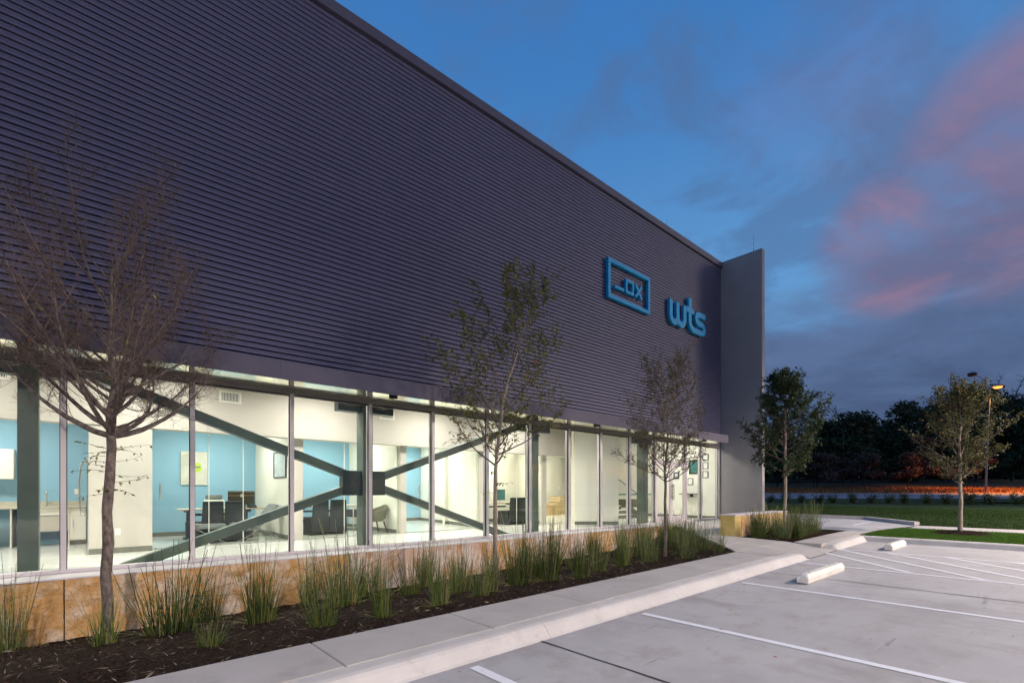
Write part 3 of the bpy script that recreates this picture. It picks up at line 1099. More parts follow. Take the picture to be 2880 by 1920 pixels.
# glazed partitions: panes and slim joints
for x0, x1, js, door in ((1.0, 3.61, (1.97, 2.62), None), (3.89, 6.43, (4.9, 5.62), (5.62, 6.43)), (6.63, 9.13, (7.85,), (6.7, 7.5)), (9.43, 11.87, (10.75, 11.4), None), (12.11, 14.2, (13.4,), (12.2, 13.1))):
    xs = [x0] + list(js) + [x1]
    for a, b in zip(xs[:-1], xs[1:]):
        o = box_part('partition_pane', glass_in, bld, (a + 0.006, b - 0.006, PY - 0.066, PY - 0.054, FL + 0.02, 1.21))
        MB().box(b - 0.0055, b + 0.0055, PY - 0.068, PY - 0.052, FL + 0.02, 1.21).build('pane_joint', white_w, o)
    mb = MB()
    mb.box(x0, x1, PY - 0.09, PY - 0.03, FL + 0.0005, FL + 0.02)
    mb.build('floor_track', chrome, bld)
for x in (7.0, 12.75, 1.12):
    mb = MB()
    mb.tube([(x, PY - 0.13, -0.18), (x, PY - 0.13, 0.14)], 0.014, 0.014, 8)
    mb.tube([(x, PY - 0.13, -0.12), (x, PY - 0.067, -0.12)], 0.010, 0.010, 6)
    mb.tube([(x, PY - 0.13, 0.08), (x, PY - 0.067, 0.08)], 0.010, 0.010, 6)
    mb.build('pull_handle', chrome, bld)

# vents in the bulkhead
for x in (-1.15, 2.32, 5.95, 9.6):
    mb = MB()
    mb.box(x - 0.21, x + 0.21, BY - 0.018, BY - 0.001, 1.86, 2.11)
    v = mb.build('vent', white_w, bld)
    mb = MB()
    mb.box(x - 0.165, x + 0.165, BY - 0.021, BY - 0.0185, 1.90, 2.07)
    mb.build('vent_opening', black_gap, v)
    mb = MB()
    for k in range(12):
        xx = x - 0.155 + 0.028 * k
        mb.box(xx - 0.006, xx + 0.006, BY - 0.030, BY - 0.0215, 1.90, 2.07)
    mb.build('louvre', white_w, v)

# steel frame just behind the glass
for i, x in enumerate((-0.61, 4.52, 9.51, 15.0)):
    w = 0.22
    MB().box(x - w / 2, x + w / 2, 9.75, 10.08, FL, 2.6).build('steel_column', steel_g, bld, bevel=0.008)
    MB().box(x - 0.62, x + 0.62, 9.80, 10.02, 1.66, 1.84).build('column_head', gusset_m, bld)


def brace(a, b):
    MB().beam(a, b, 0.17, 0.165).build('cross_brace', steel_g, bld, bevel=0.01)


YB = 9.91
brace((4.15, YB, 0.32), (-0.60, YB, 2.05))
brace((4.15, YB, 0.05), (-0.35, YB, -1.52))
brace((4.88, YB, 0.30), (9.50, YB, 1.95))
brace((4.88, YB, 0.05), (9.1, YB, -1.42))
for x0, x1 in ((4.0, 4.405), (4.635, 4.95)):
    MB().box(x0, x1, YB - 0.10, YB + 0.10, -0.10, 0.42).build('gusset_plate', gusset_m, bld, bevel=0.01)

# ceiling fixtures of the lit rooms


def room_light(x, y, z, sx, sy, watts, tilt_=0.0):
    o = MB().box(x - sx / 2, x + sx / 2, y - sy / 2, y + sy / 2, z, z + 0.05).build('ceiling_light', white_cab, bld)
    MB().box(x - sx / 2 + 0.02, x + sx / 2 - 0.02, y - sy / 2 + 0.02, y + sy / 2 - 0.02, z - 0.006, z - 0.001).build('diffuser', panel_on, o)
    L = bpy.data.lights.new('ceiling_lamp', 'AREA')
    L.shape = 'RECTANGLE'
    L.size, L.size_y = sx * 0.95, sy * 0.95
    L.energy = watts
    if tilt_:
        L.spread = math.radians(tilt_)
    L.color = (1.0, 0.98, 0.93)
    lo = bpy.data.objects.new('ceiling_lamp', L)
    COL.objects.link(lo)
    lo.location = (x, y, z - 0.02)


KW = 1.2
for x in (-2.2, 0.9, 4.0, 7.1, 10.2):
    room_light(x, 10.45, 2.55, 1.2, 0.5, 44 * KW, 155)
room_light(-1.6, 13.2, 1.70, 1.2, 0.6, 29 * KW)
room_light(2.3, 13.6, 1.70, 1.2, 0.6, 29 * KW)
room_light(5.1, 13.6, 1.70, 1.2, 0.6, 29 * KW)
room_light(8.0, 14.0, 1.70, 1.2, 0.6, 29 * KW)
room_light(8.6, 15.8, 1.70, 1.2, 0.6, 22 * KW)
room_light(11.0, 13.2, 1.70, 1.2, 0.6, 26 * KW)
room_light(15.2, 15.2, 2.55, 1.2, 0.6, 70 * KW)
room_light(13.4, 13.4, 2.55, 1.2, 0.6, 30 * KW)
room_light(14.6, 11.2, 2.55, 1.2, 0.6, 40 * KW)
room_light(17.8, 10.8, 2.55, 1.2, 0.6, 50 * KW)

# lightning rods on the parapet
for x, h in ((3.55, 0.32), (9.66, 0.30), (15.7, 0.3)):
    tag(MB().tube([(x, CY + 0.05, RZ + 0.0), (x, CY + 0.05, RZ + 0.06 + h)], 0.014, 0.008, 6).build('lightning_rod', rod_m, bld))

# fin wall at the end of the front
fin = thing('fin_wall', 'tall plain grey fin wall closing the right end of the dark ribbed front', 'wall', (FX + 0.12, 8.5, FL))
MB().box(FX, FX + 0.25, 7.68, CY + 0.255, -2.3, RZ + 0.06).build('wall_panel', tilt, fin, bevel=0.012)
MB().tube([(FX + 0.12, 8.05, RZ + 0.055), (FX + 0.12, 8.05, RZ + 0.75)], 0.02, 0.012, 6).build('lightning_rod', rod_m, fin)

# parking lot lamps (their shadows and reflections are in the picture, the poles stand outside it)
for x, y, watts, lab in ((-5.5, -11.0, 10000, 'tall parking lot lamp behind the left bays'), (20.5, -9.0, 13500, 'tall parking lot lamp by the grass island'), (36.0, -5.5, 9000, 'tall parking lot lamp beside the drive')):
    z0 = P(min(x, 17)) - (0 if x < 17 else -.1)
    t = thing('parking_lamp', lab, 'lamp post', (x, y, z0), group='parking lot lamps')
    MB().lathe([(.28, -.3), (.28, .55), (.24, .58)], 20, (x, y, z0)).build('footing', walk_m, t, smooth=False)
    MB().tube([(x, y, z0 + .58), (x, y, 7.9)], .075, .055, 10).build('pole', pole_m, t)
    hd = MB().box(x - .22, x + .22, y - .3, y + .3, 7.9, 8.02).build('lamp_head', pole_m, t, bevel=.02)
    MB().box(x - .18, x + .18, y - .26, y + .26, 7.885, 7.898).build('lens', lot_lens, hd)
    L = bpy.data.lights.new('parking_lamp_light', 'SPOT')
    L.energy = watts
    L.color = (1.0, .85, .73)
    L.spot_size = math.radians(168)
    L.spot_blend = .35
    L.shadow_soft_size = .22
    lo = bpy.data.objects.new('parking_lamp_light', L)
    COL.objects.link(lo)
    lo.location = (x, y, 7.80)

# ------------------------------------------------------------------ signs
SY = 9.17
sg = thing('framed_sign', 'blue outlined rectangle sign with underscore o x inside on the ribbed wall', 'sign', (13.2, CY, 6.56))
mb = MB()
x0, x1, z0, z1, bw = 12.05, 14.34, 5.95, 7.18, 0.115
for q in ((x0, x1, z1 - bw, z1), (x0, x1, z0, z0 + bw), (x0, x0 + bw, z0 + bw + 0.0005, z1 - bw - 0.0005), (x1 - bw, x1, z0 + bw + 0.0005, z1 - bw - 0.0005)):
    mb.box(q[0], q[1], SY, CY - 0.03, q[2], q[3])
mb.build('sign_border', sign_m, sg)
box_part('underscore', sign_m, sg, (12.39, 12.86, SY, CY - 0.03, 6.325, 6.415))
mb = MB()
x0, x1, z0, z1, bw = 12.96, 13.40, 6.325, 6.77, 0.085
for q in ((x0, x1, z1 - bw, z1), (x0, x1, z0, z0 + bw), (x0, x0 + bw, z0 + bw + 0.0005, z1 - bw - 0.0005), (x1 - bw, x1, z0 + bw + 0.0005, z1 - bw - 0.0005)):
    mb.box(q[0], q[1], SY, CY - 0.03, q[2], q[3])
mb.build('letter_o', sign_m, sg)
mb = MB()
mb.beam((13.53, (SY + CY) / 2, 6.335), (13.87, (SY + CY) / 2, 6.755), CY - 0.03 - SY, 0.088, up=(0, 0, 1))
mb.beam((13.53, (SY + CY) / 2 - 0.003, 6.755), (13.87, (SY + CY) / 2 - 0.003, 6.335), CY - 0.03 - SY, 0.088, up=(0, 0, 1))
mb.build('letter_x', sign_m, sg)


def stroke(path, w):
    """outline of a ribbon of width w along a path of (x, z) points"""
    P_ = [Vector(p) for p in path]
    L_, R_ = [], []
    for i, p in enumerate(P_):
        a = (P_[i] - P_[i - 1]).normalized() if i else None
        b = (P_[i + 1] - P_[i]).normalized() if i < len(P_) - 1 else None
        d = a if b is None else b if a is None else (a + b).normalized()
        k = 1.0 if (a is None or b is None) else 1 / max(0.5, d.dot(a))
        nrm = Vector((-d.y, d.x)) * (w / 2 * k)
        L_.append(p + nrm)
        R_.append(p - nrm)
    return L_, R_


def ribbon(mb, path, w, y0, y1):
    L_, R_ = stroke(path, w)
    k = len(L_)
    vv = [(p.x, y0, p.y) for p in L_] + [(p.x, y0, p.y) for p in R_] + [(p.x, y1, p.y) for p in L_] + [(p.x, y1, p.y) for p in R_]
    ff = []
    for i in range(k - 1):
        ff += [(i, i + 1, k + i + 1, k + i), (2 * k + i, 3 * k + i, 3 * k + i + 1, 2 * k + i + 1),
               (i, 2 * k + i, 2 * k + i + 1, i + 1), (k + i, k + i + 1, 3 * k + i + 1, 3 * k + i)]
    ff += [(0, k, 3 * k, 2 * k), (k - 1, 3 * k - 1, 4 * k - 1, 2 * k - 1)]
    mb.add(vv, ff)


def arc(cx, cz, rx, rz, a0, a1, n=10):
    return [(cx + rx * math.cos(math.radians(a0 + (a1 - a0) * i / n)), cz + rz * math.sin(math.radians(a0 + (a1 - a0) * i / n))) for i in range(n + 1)]


wt = thing('letter_sign', 'blue rounded joined letters w t s mounted on the ribbed wall', 'sign', (16.9, CY, 6.5))
OX, OZ = 15.58, 5.97
T = lambda pp: [(OX + x, OZ + z) for x, z in pp]
mb = MB()
ribbon(mb, T([(0.10, 0.87), (0.10, 0.36)] + arc(0.332, 0.36, 0.232, 0.26, 180, 360)[1:] + [(0.565, 0.87)]), 0.205, SY, CY - 0.03)
ribbon(mb, T([(0.565, 0.50), (0.565, 0.36)] + arc(0.81, 0.36, 0.245, 0.26, 180, 360)[1:] + [(1.055, 0.55), (1.055, 0.87)]), 0.205, SY - 0.003, CY - 0.033)
mb.build('letter_w', sign_m, wt)
mb = MB()
ribbon(mb, T([(1.43, 1.24), (1.43, 0.42)] + arc(1.75, 0.42, 0.32, 0.32, 180, 270)[1:] + [(1.95, 0.10)]), 0.215, SY - 0.006, CY - 0.036)
ribbon(mb, T([(1.15, 0.78), (1.72, 0.78)]), 0.19, SY - 0.009, CY - 0.039)
mb.build('letter_t', sign_m, wt)
mb = MB()
ribbon(mb, T([(1.951, 0.10), (2.30, 0.10)] + arc(2.32, 0.265, 0.205, 0.165, 270, 450, 10)[1:] + [(2.12, 0.445)] + arc(2.12, 0.61, 0.20, 0.165, 270, 90, 10) + [(2.62, 0.775)]), 0.205, SY - 0.006, CY - 0.036)
mb.build('letter_s', sign_m, wt)

# ------------------------------------------------------------------ stone walls


def rough_block(mb, x0, x1, y0, y1, z0, z1, seed, amp=0.018, nx=14, nz=6):
    """block whose front face (y0) is split and uneven"""
    r = np.random.RandomState(seed)
    nzs = r.normal(0, amp, (nx + 1, nz + 1))
    low = r.normal(0, amp, (4, 3))
    o = len(mb.v)
    for i in range(nx + 1):
        for j in range(nz + 1):
            u, v = i / nx, j / nz
            a, b = u * 2.999, v * 1.999
            ia, ib = int(a), int(b)
            fa, fb = a - ia, b - ib
            q = low[ia, ib] * (1 - fa) * (1 - fb) + low[min(3, ia + 1), ib] * fa * (1 - fb) + low[ia, min(2, ib + 1)] * (1 - fa) * fb + low[min(3, ia + 1), min(2, ib + 1)] * fa * fb
            edge = 1.0 if 0 < i < nx and 0 < j < nz else 0.3
            mb.v.append((x0 + (x1 - x0) * u, y0 + edge * (nzs[i, j] * 0.45 + q), z0 + (z1 - z0) * v))
    k = nz + 1
    for i in range(nx):
        for j in range(nz):
            mb.f.append((o + i * k + j, o + (i + 1) * k + j, o + (i + 1) * k + j + 1, o + i * k + j + 1))
            mb.m.append(0)
    # back and sides
    mb.add([(x0, y0, z0), (x1, y0, z0), (x1, y1, z0), (x0, y1, z0), (x0, y0, z1), (x1, y0, z1), (x1, y1, z1), (x0, y1, z1)],
           [(4, 5, 6, 7), (1, 2, 6, 5), (2, 3, 7, 6), (3, 0, 4, 7)])


sw = thing('stone_wall', 'low wall of ochre and pink rough limestone blocks under the storefront glass', 'wall', (5, 8.95, -1.6))
cuts = [-8.0, -4.2, -2.3, -0.21, 2.05, 3.75, 5.1, 6.9, 8.3, 9.7, 10.6, 11.8, 12.55, 13.9, 15.38]
pal = [0, 0, 0, 1, 0, 2, 2, 0, 2, 2, 0, 1, 0, 1]
for i, (a, b) in enumerate(zip(cuts[:-1], cuts[1:])):
    mb = MB()
    rough_block(mb, a + 0.006, b - 0.006, 8.86, 9.20, -2.3, -1.195, 40 + i, amp=.026, nx=max(8, int((b - a) * 11)), nz=11)
    mb.build('stone', stone_pale if pal[i] == 2 else stone_m, sw)
for a, b in zip([-8, -4.9, -1.8, 1.3, 4.4, 7.5, 10.6, 13.2], [-4.9, -1.8, 1.3, 4.4, 7.5, 10.6, 13.2, 15.38]):
    MB().box(a + 0.002, b - 0.002, 8.845, GY - 0.051, -1.194, FL - 0.004).build('stone_cap', cap_m, sw)
# plinth under the entrance glass
box_part('plinth', cap_m, bld, (15.39, FX - 0.005, GY - 0.045, GY + 0.004, -2.0, FL - 0.002))

bench = thing('stone_bench', 'free standing low ochre stone wall beside the entrance walkway, its end face sawn smooth', 'stone wall', (15.5, 6.2, -1.28))
box_part('end_stone', stone_cut, bench, (13.60, 14.02, 6.0, 6.42, -1.6, -0.71), 0.008)
cuts = [14.03, 15.0, 15.75, 16.55, 17.5]
for i, (a, b) in enumerate(zip(cuts[:-1], cuts[1:])):
    mb = MB()
    rough_block(mb, a + 0.004, b - 0.004, 6.0, 6.42, -1.6, -0.712, 80 + i, nx=8, nz=6)
    mb.build('stone', stone_m, bench)
for a, b in ((13.59, 15.2), (15.2, 16.5), (16.5, 17.52)):
    MB().box(a + 0.002, b - 0.002, 5.975, 6.44, -0.708, -0.672).build('stone_cap', cap_m, bench)

# ------------------------------------------------------------------ wheel stops


def wheel_stop(x0, x1, y, label, chip=False):
    t = thing('wheel_stop', label, 'wheel stop', ((x0 + x1) / 2, y, P((x0 + x1) / 2) + 0.003), group='wheel stops at the head of the parking bays')
    h = 0.145
    pr = [(-0.085, 0), (-0.085, 0.085), (-0.045, h), (0.045, h), (0.085, 0.085), (0.085, 0)]
    z = t.location.z
    mb = MB()
    xs = [x0, x1]
    if chip:
        # broken corner at the near end
        vv = [(x0, y + a, z + b) for a, b in pr]
        vv[2] = (x0 + 0.02, y - 0.030, z + h - 0.035)
        vv[3] = (x0 + 0.05, y + 0.035, z + h - 0.02)
        vm = [(x0 + 0.09, y + a, z + b) for a, b in pr]
        ve = [(x1, y + a, z + b) for a, b in pr]
        mb.add(vv + vm + ve, [(0, 1, 2, 3, 4, 5)] + [(i, 6 + i, 6 + (i + 1) % 6, (i + 1) % 6) for i in range(6)] + [(6 + i, 12 + i, 12 + (i + 1) % 6, 6 + (i + 1) % 6) for i in range(6)] + [(17, 16, 15, 14, 13, 12)])
    else:
        mb.extrude_x([(y + a, z + b) for a, b in pr], x0, x1)
    mb.build('stop_body', stop_m, t, bevel=0.008)
    mb = MB()
    for xx in (x0 + 0.3, x1 - 0.3):
        mb.lathe([(0.012, 0), (0.012, 0.004)], 8, (xx, y, z + h))
    mb.build('anchor_pin', joint_m, t)


wheel_stop(8.66, 10.62, 2.74, 'chipped white concrete wheel stop in the bay left of the hatched aisle', True)
wheel_stop(14.45, 16.0, 2.72, 'white concrete wheel stop beyond the hatched aisle near the grass island')

# ------------------------------------------------------------------ trees


def bez(p0, d0, length, up, n, rng, wob=0.06):
    """curving branch: starts along d0, bends upward by up, wobbles"""
    pts = [Vector(p0)]
    d = Vector(d0).normalized()
    st = length / n
    for i in range(n):
        d = (d + Vector((rng.gauss(0, wob), rng.gauss(0, wob), up / n + rng.gauss(0, wob)))).normalized()
        pts.append(pts[-1] + d * st)
    return pts


def leaf_quads(mb, spots, size, rng, droop=0.3):
    for p in spots:
        a = rng.uniform(0, 2 * math.pi)
        e = rng.gauss(-droop, 0.5)
        d = Vector((math.cos(a) * math.cos(e), math.sin(a) * math.cos(e), math.sin(e)))
        s = d.cross(Vector((rng.gauss(0, .5), rng.gauss(0, .5), 1))).normalized()
        L = size * rng.uniform(0.6, 1.25)
        w = L * 0.21
        nrm = d.cross(s) * (L * 0.05)
        q = [p, p + d * (L * .45) + s * w + nrm, p + d * L, p + d * (L * .45) - s * w + nrm]
        mb.add(q, [(0, 1, 2), (0, 2, 3)])


def street_tree(label, base, H, fork, R, tr, nl, seed, leafn, leafsize, leafm, barkm=None, lean=(0, 0), profile=None, subs=7, twigs=5,
                extra=0, group='young trees planted round the building', twigm=None, limb_up=0.9, top_lean=(0, 0), yel=0.012, hpow=1.0, limb_r=0.42, elev=(0.5, 1.1), low_shoots=0, leaf_prob=None):
    rng = random.Random(seed)
    t = thing('street_tree', label, 'tree', base, group=group)
    bz = Vector(base)
    tm = MB()
    cm = MB()
    # leader
    n = 12
    pts = []
    for i in range(n + 1):
        f = i / n
        h = H * 0.93 * f
        k = max(0, (f - 0.35) / 0.65)
        pts.append(bz + Vector((lean[0] * f + top_lean[0] * k * k + rng.gauss(0, .012 + .012 * k) * (f > 0), lean[1] * f + top_lean[1] * k * k + rng.gauss(0, .012 + .012 * k) * (f > 0), h - 0.06 * (i == 0))))
    ff = fork / (H * 0.93)
    rad = []
    for i in range(n + 1):
        f = i / n
        if i == 0:
            r = tr * 1.35
        elif f < ff:
            r = tr * (1.06 - 0.22 * f / ff)
        else:
            r = tr * 0.72 * (1 - (f - ff) / (1 - ff)) ** 0.9 + 0.005
        rad.append(r * rng.uniform(.95, 1.05))
    # finer trunk rings with small knots
    fp, fr = [], []
    for i in range(n):
        for k in range(3):
            u = k / 3
            fp.append(pts[i].lerp(pts[i + 1], u))
            fr.append((rad[i] * (1 - u) + rad[i + 1] * u) * rng.uniform(.96, 1.05))
    fp.append(pts[-1])
    fr.append(rad[-1])
    tm.tube(fp, fr, 0, 10)

    def at_h(h):
        f = min(0.999, h / (H * 0.93)) * n
        i = int(f)
        return pts[i].lerp(pts[i + 1], f - i)

    prof = profile or (lambda u: (0.62 + 1.5 * u if u < .25 else 1.0 - 0.72 * (u - .25) / .75))
    spots = []
    az = rng.uniform(0, 6.28)
    for i in range(nl):
        u = (i + rng.uniform(0, .6)) / nl
        h = fork + (H * 0.90 - fork) * u ** hpow
        p0 = at_h(h)
        az += 2.4 + rng.gauss(0, .35)
        L = R * prof(u) * rng.uniform(.85, 1.2)
        el = elev[0] + (elev[1] - elev[0]) * u + rng.gauss(0, .1)
        d0 = Vector((math.cos(az) * math.cos(el), math.sin(az) * math.cos(el), math.sin(el)))
        L *= 1.0 / max(.62, math.cos(el) * 0.9 + .1)
        limb = bez(p0, d0, L, limb_up * (1 - .5 * u), 9, rng, .05)
        r0 = max(0.007, tr * limb_r * (1 - .78 * u) * rng.uniform(.85, 1.15))
        tm.mi = 1
        tm.tube(limb, r0, 0.0035, 5, cap=False)
        tm.mi = 0
        for k in range(subs):
            g_ = 0.22 + 0.78 * (k + rng.random()) / subs
            q = min(8.999, g_ * 9)
            j = int(q)
            p1 = limb[j].lerp(limb[j + 1], q - j)
            ld = (limb[j + 1] - limb[j]).normalized()
            ax = Vector((rng.gauss(0, 1), rng.gauss(0, 1), rng.gauss(0, 1))).normalized()
            d1 = (ld * .75 + ax * .75 + Vector((0, 0, .18))).normalized()
            L1 = L * rng.uniform(.22, .45) * (1.15 - .6 * g_)
            sub = bez(p1, d1, L1, .35, 5, rng, .10)
            cm.mi = 0
            cm.tube(sub, 0.0048, 0.002, 3)
            for w in range(twigs):
                v = .2 + .8 * (w + rng.random()) / twigs
                q2 = min(4.999, v * 5)
                j2 = int(q2)
                p2 = sub[j2].lerp(sub[j2 + 1], q2 - j2)
                ax = Vector((rng.gauss(0, 1), rng.gauss(0, 1), rng.gauss(0, 1))).normalized()
                d2 = ((sub[j2 + 1] - sub[j2]).normalized() * .6 + ax * .8 + Vector((0, 0, .1))).normalized()
                L2 = rng.uniform(.10, .26)
                tw = bez(p2, d2, L2, .2, 3, rng, .12)
                cm.tube(tw, 0.0024, 0.0013, 3)
                for e in range(extra if u < .55 else max(0, extra - 2)):
                    pe = tw[rng.randint(1, 3)]
                    ax = Vector((rng.gauss(0, 1), rng.gauss(0, 1), rng.gauss(0, 1))).normalized()
                    tw2 = bez(pe, (d2 * .5 + ax).normalized(), rng.uniform(.05, .15), .1, 2, rng, .12)
                    cm.tube(tw2, 0.0017, 0.001, 3)
                lp = leafn if leaf_prob is None else leafn * leaf_prob(u, rng)
                nn = int(lp) + (rng.random() < lp - int(lp))
                for _ in range(nn):
                    s_ = rng.random()
                    qq = min(2.999, s_ * 3)
                    jj = int(qq)
                    spots.append(tw[jj].lerp(tw[jj + 1], qq - jj))
    for _ in range(low_shoots):
        p0 = at_h(fork * rng.uniform(.72, .98))
        a = rng.uniform(0, 6.28)
        sub = bez(p0, (math.cos(a), math.sin(a), .1), rng.uniform(.15, .45), -.2, 4, rng, .15)
        cm.mi = 0
        cm.tube(sub, 0.004, 0.0015, 3)
        for q in sub[1:]:
            spots += [q] * rng.randint(1, 3)
    ys = [p for p in spots if rng.random() < yel]
    cm.mi = 1
    leaf_quads(cm, spots, leafsize, rng)
    cm.mi = 2
    leaf_quads(cm, ys, leafsize, rng)
    tm.build('trunk', [barkm or bark, bark], t, smooth=True)
    cm.build('crown', [twigm or twig_b, leafm, leaf_y], t)
    return t


# nearest tree: nearly bare, a low fork and a wide basket of fine reddish twigs
street_tree('nearly bare tree with reddish twigs in front of the kitchen window', (0.20, 7.90, -1.87), 5.20, 2.55, 1.62, 0.060, 36, 11, 0.09, 0.055, leaf_a,
            lean=(0.06, 0.02), subs=14, twigs=8, extra=3, twigm=twig_r, limb_up=1.1, elev=(0.16, 1.0), low_shoots=16, yel=0.05, hpow=1.7, limb_r=0.62,
            profile=lambda u: (0.90 + .6 * u if u < .22 else 1.0 - 0.50 * (u - .22) / .78))
street_tree('slender olive leaved tree before the middle windows', (6.10, 7.42, -1.82), 5.85, 2.30, 1.55, 0.046, 30, 23, 4.6, 0.078, leaf_a, barkm=bark_p,
            lean=(0.05, 0), subs=9, twigs=5, extra=1, limb_up=0.7, top_lean=(0.55, -0.42), elev=(0.30, 1.15), hpow=1.35,
            profile=lambda u: (0.95 if u < .5 else 0.95 - 0.55 * (u - .5) / .5), low_shoots=4)
street_tree('thin crowned olive tree before the stair and entrance doors', (10.16, 6.10, -1.65), 4.50, 1.85, 1.18, 0.036, 32, 37, 4.2, 0.056, leaf_b,
            subs=9, twigs=6, extra=1, limb_up=0.8, top_lean=(0.1, -.05), elev=(0.25, 1.2), hpow=1.5, twigm=twig_r,
            profile=lambda u: (0.95 if u < .3 else 0.95 - 0.42 * (u - .3) / .7))
street_tree('bushy dark green tree rising behind the low stone bench bed', (15.02, 5.20, -1.29), 4.75, 1.72, 1.20, 0.045, 42, 51, 5.6, 0.10, leaf_d, barkm=bark_p,
            subs=10, twigs=6, limb_up=0.7, elev=(0.15, 1.2), yel=0.0,
            profile=lambda u: (0.72 + 1.2 * u if u < .25 else 1.02 - 0.80 * (u - .25) / .75))
street_tree('round crowned tree with pale trunk on the grass island', (19.26, 1.93, -1.29), 4.30, 1.45, 1.22, 0.050, 34, 67, 4.2, 0.085, leaf_b, barkm=bark_p,
            subs=10, twigs=6, limb_up=0.8, elev=(0.20, 1.15), yel=0.02,
            profile=lambda u: (0.72 + 1.4 * u if u < .25 else 1.05 - 0.75 * (u - .25) / .75))
# mulch ring of the island tree
r_ = np.random.RandomState(77)
a_, q_ = r_.rand(2600) * 6.283, np.sqrt(r_.rand(2600)) * 0.68
o = chips('mulch', [(19.26 + q * math.cos(a), 1.93 + q * math.sin(a), IZ + 0.02 + 0.09 * (1 - (q / .68) ** 2) + 0.02 * rr) for a, q, rr in zip(a_, q_, r_.rand(2600))], 78, chip_m, 0.03, 0.11)
tag(o, 'ring of bark mulch heaped round the pale trunk on the grass island', 'mulch')
MB().lathe([(0.70, 0.0), (0.62, 0.03), (0.4, 0.075), (0.0001, 0.10)], 24, (19.26, 1.93, IZ + 0.002)).build('mulch_mound', soil_m, smooth=True, kind='structure')

# ------------------------------------------------------------------ rush clumps
PROTO = []


def rush_proto(seed, n, spread, bent):
    rng = random.Random(seed)
    mb = MB()
    for i in range(n):
        a = rng.uniform(0, 6.283)
        q = spread * math.sqrt(rng.random())
        p = Vector((q * math.cos(a), q * math.sin(a), -0.03))
        out = rng.gauss(0.06, .12) + q * 0.6
        la = a + rng.gauss(0, .5)
        d = Vector((math.cos(la) * out, math.sin(la) * out, 1)).normalized()
        tall = rng.random() < .16
        h = rng.uniform(.30, .88) * (1.0 if not tall else 1.0) if not tall else rng.uniform(.9, 1.32)
        pts = [p]
        kink = rng.random() < bent
        ki = rng.randint(2, 4)
        for s in range(5):
            if kink and s == ki:
                ka = rng.uniform(0, 6.283)
                d = (d * .35 + Vector((math.cos(ka), math.sin(ka), rng.uniform(-.5, .3)))).normalized()
            d = (d + Vector((rng.gauss(0, .035), rng.gauss(0, .035), 0))).normalized()
            pts.append(pts[-1] + d * (h / 5))
        r = rng.random()
        mb.mi = 1 if r < .10 else 2 if r < .40 else 0
        w = rng.uniform(.0034, .0058)
        mb.tube(pts, w, w * .45, 3)
    # low basal tangle
    for i in range(n // 4):
        a = rng.uniform(0, 6.283)
        p = Vector((spread * math.cos(a) * .8, spread * math.sin(a) * .8, 0))
        d = Vector((math.cos(a), math.sin(a), rng.uniform(.1, .7))).normalized()
        mb.mi = 1 if rng.random() < .5 else 0
        mb.tube(bez(p, d, rng.uniform(.15, .45), -.5, 3, rng, .1), .0028, .001, 3)
    return mb


RUSH_N = [(165, .19, .10), (215, .16, .05), (120, .20, .18), (240, .13, .03), (100, .13, .12), (180, .22, .12)]
rush_src = []
for i, (n, s, b) in enumerate(RUSH_N):
    mb = rush_proto(300 + i, n, s, b)
    me = bpy.data.meshes.new('rush_stems')
    me.from_pydata(mb.v, [], mb.f)
    for m in (rush_g, rush_d, rush_k):
        me.materials.append(m)
    me.polygons.foreach_set('material_index', mb.m)
    rush_src.append(me)
RUSH_G = 'green rush clumps planted in the mulch beds'


def rush(x, y, z, h, label, k, wide=1.0, rz=0.0):
    o = bpy.data.objects.new('rush_clump', rush_src[k])
    COL.objects.link(o)
    o.location = (x, y, z)
    o.scale = (h * wide, h * wide, h)
    o.rotation_euler = (0, 0, rz)
    tag(o, label, 'rush clump', RUSH_G)


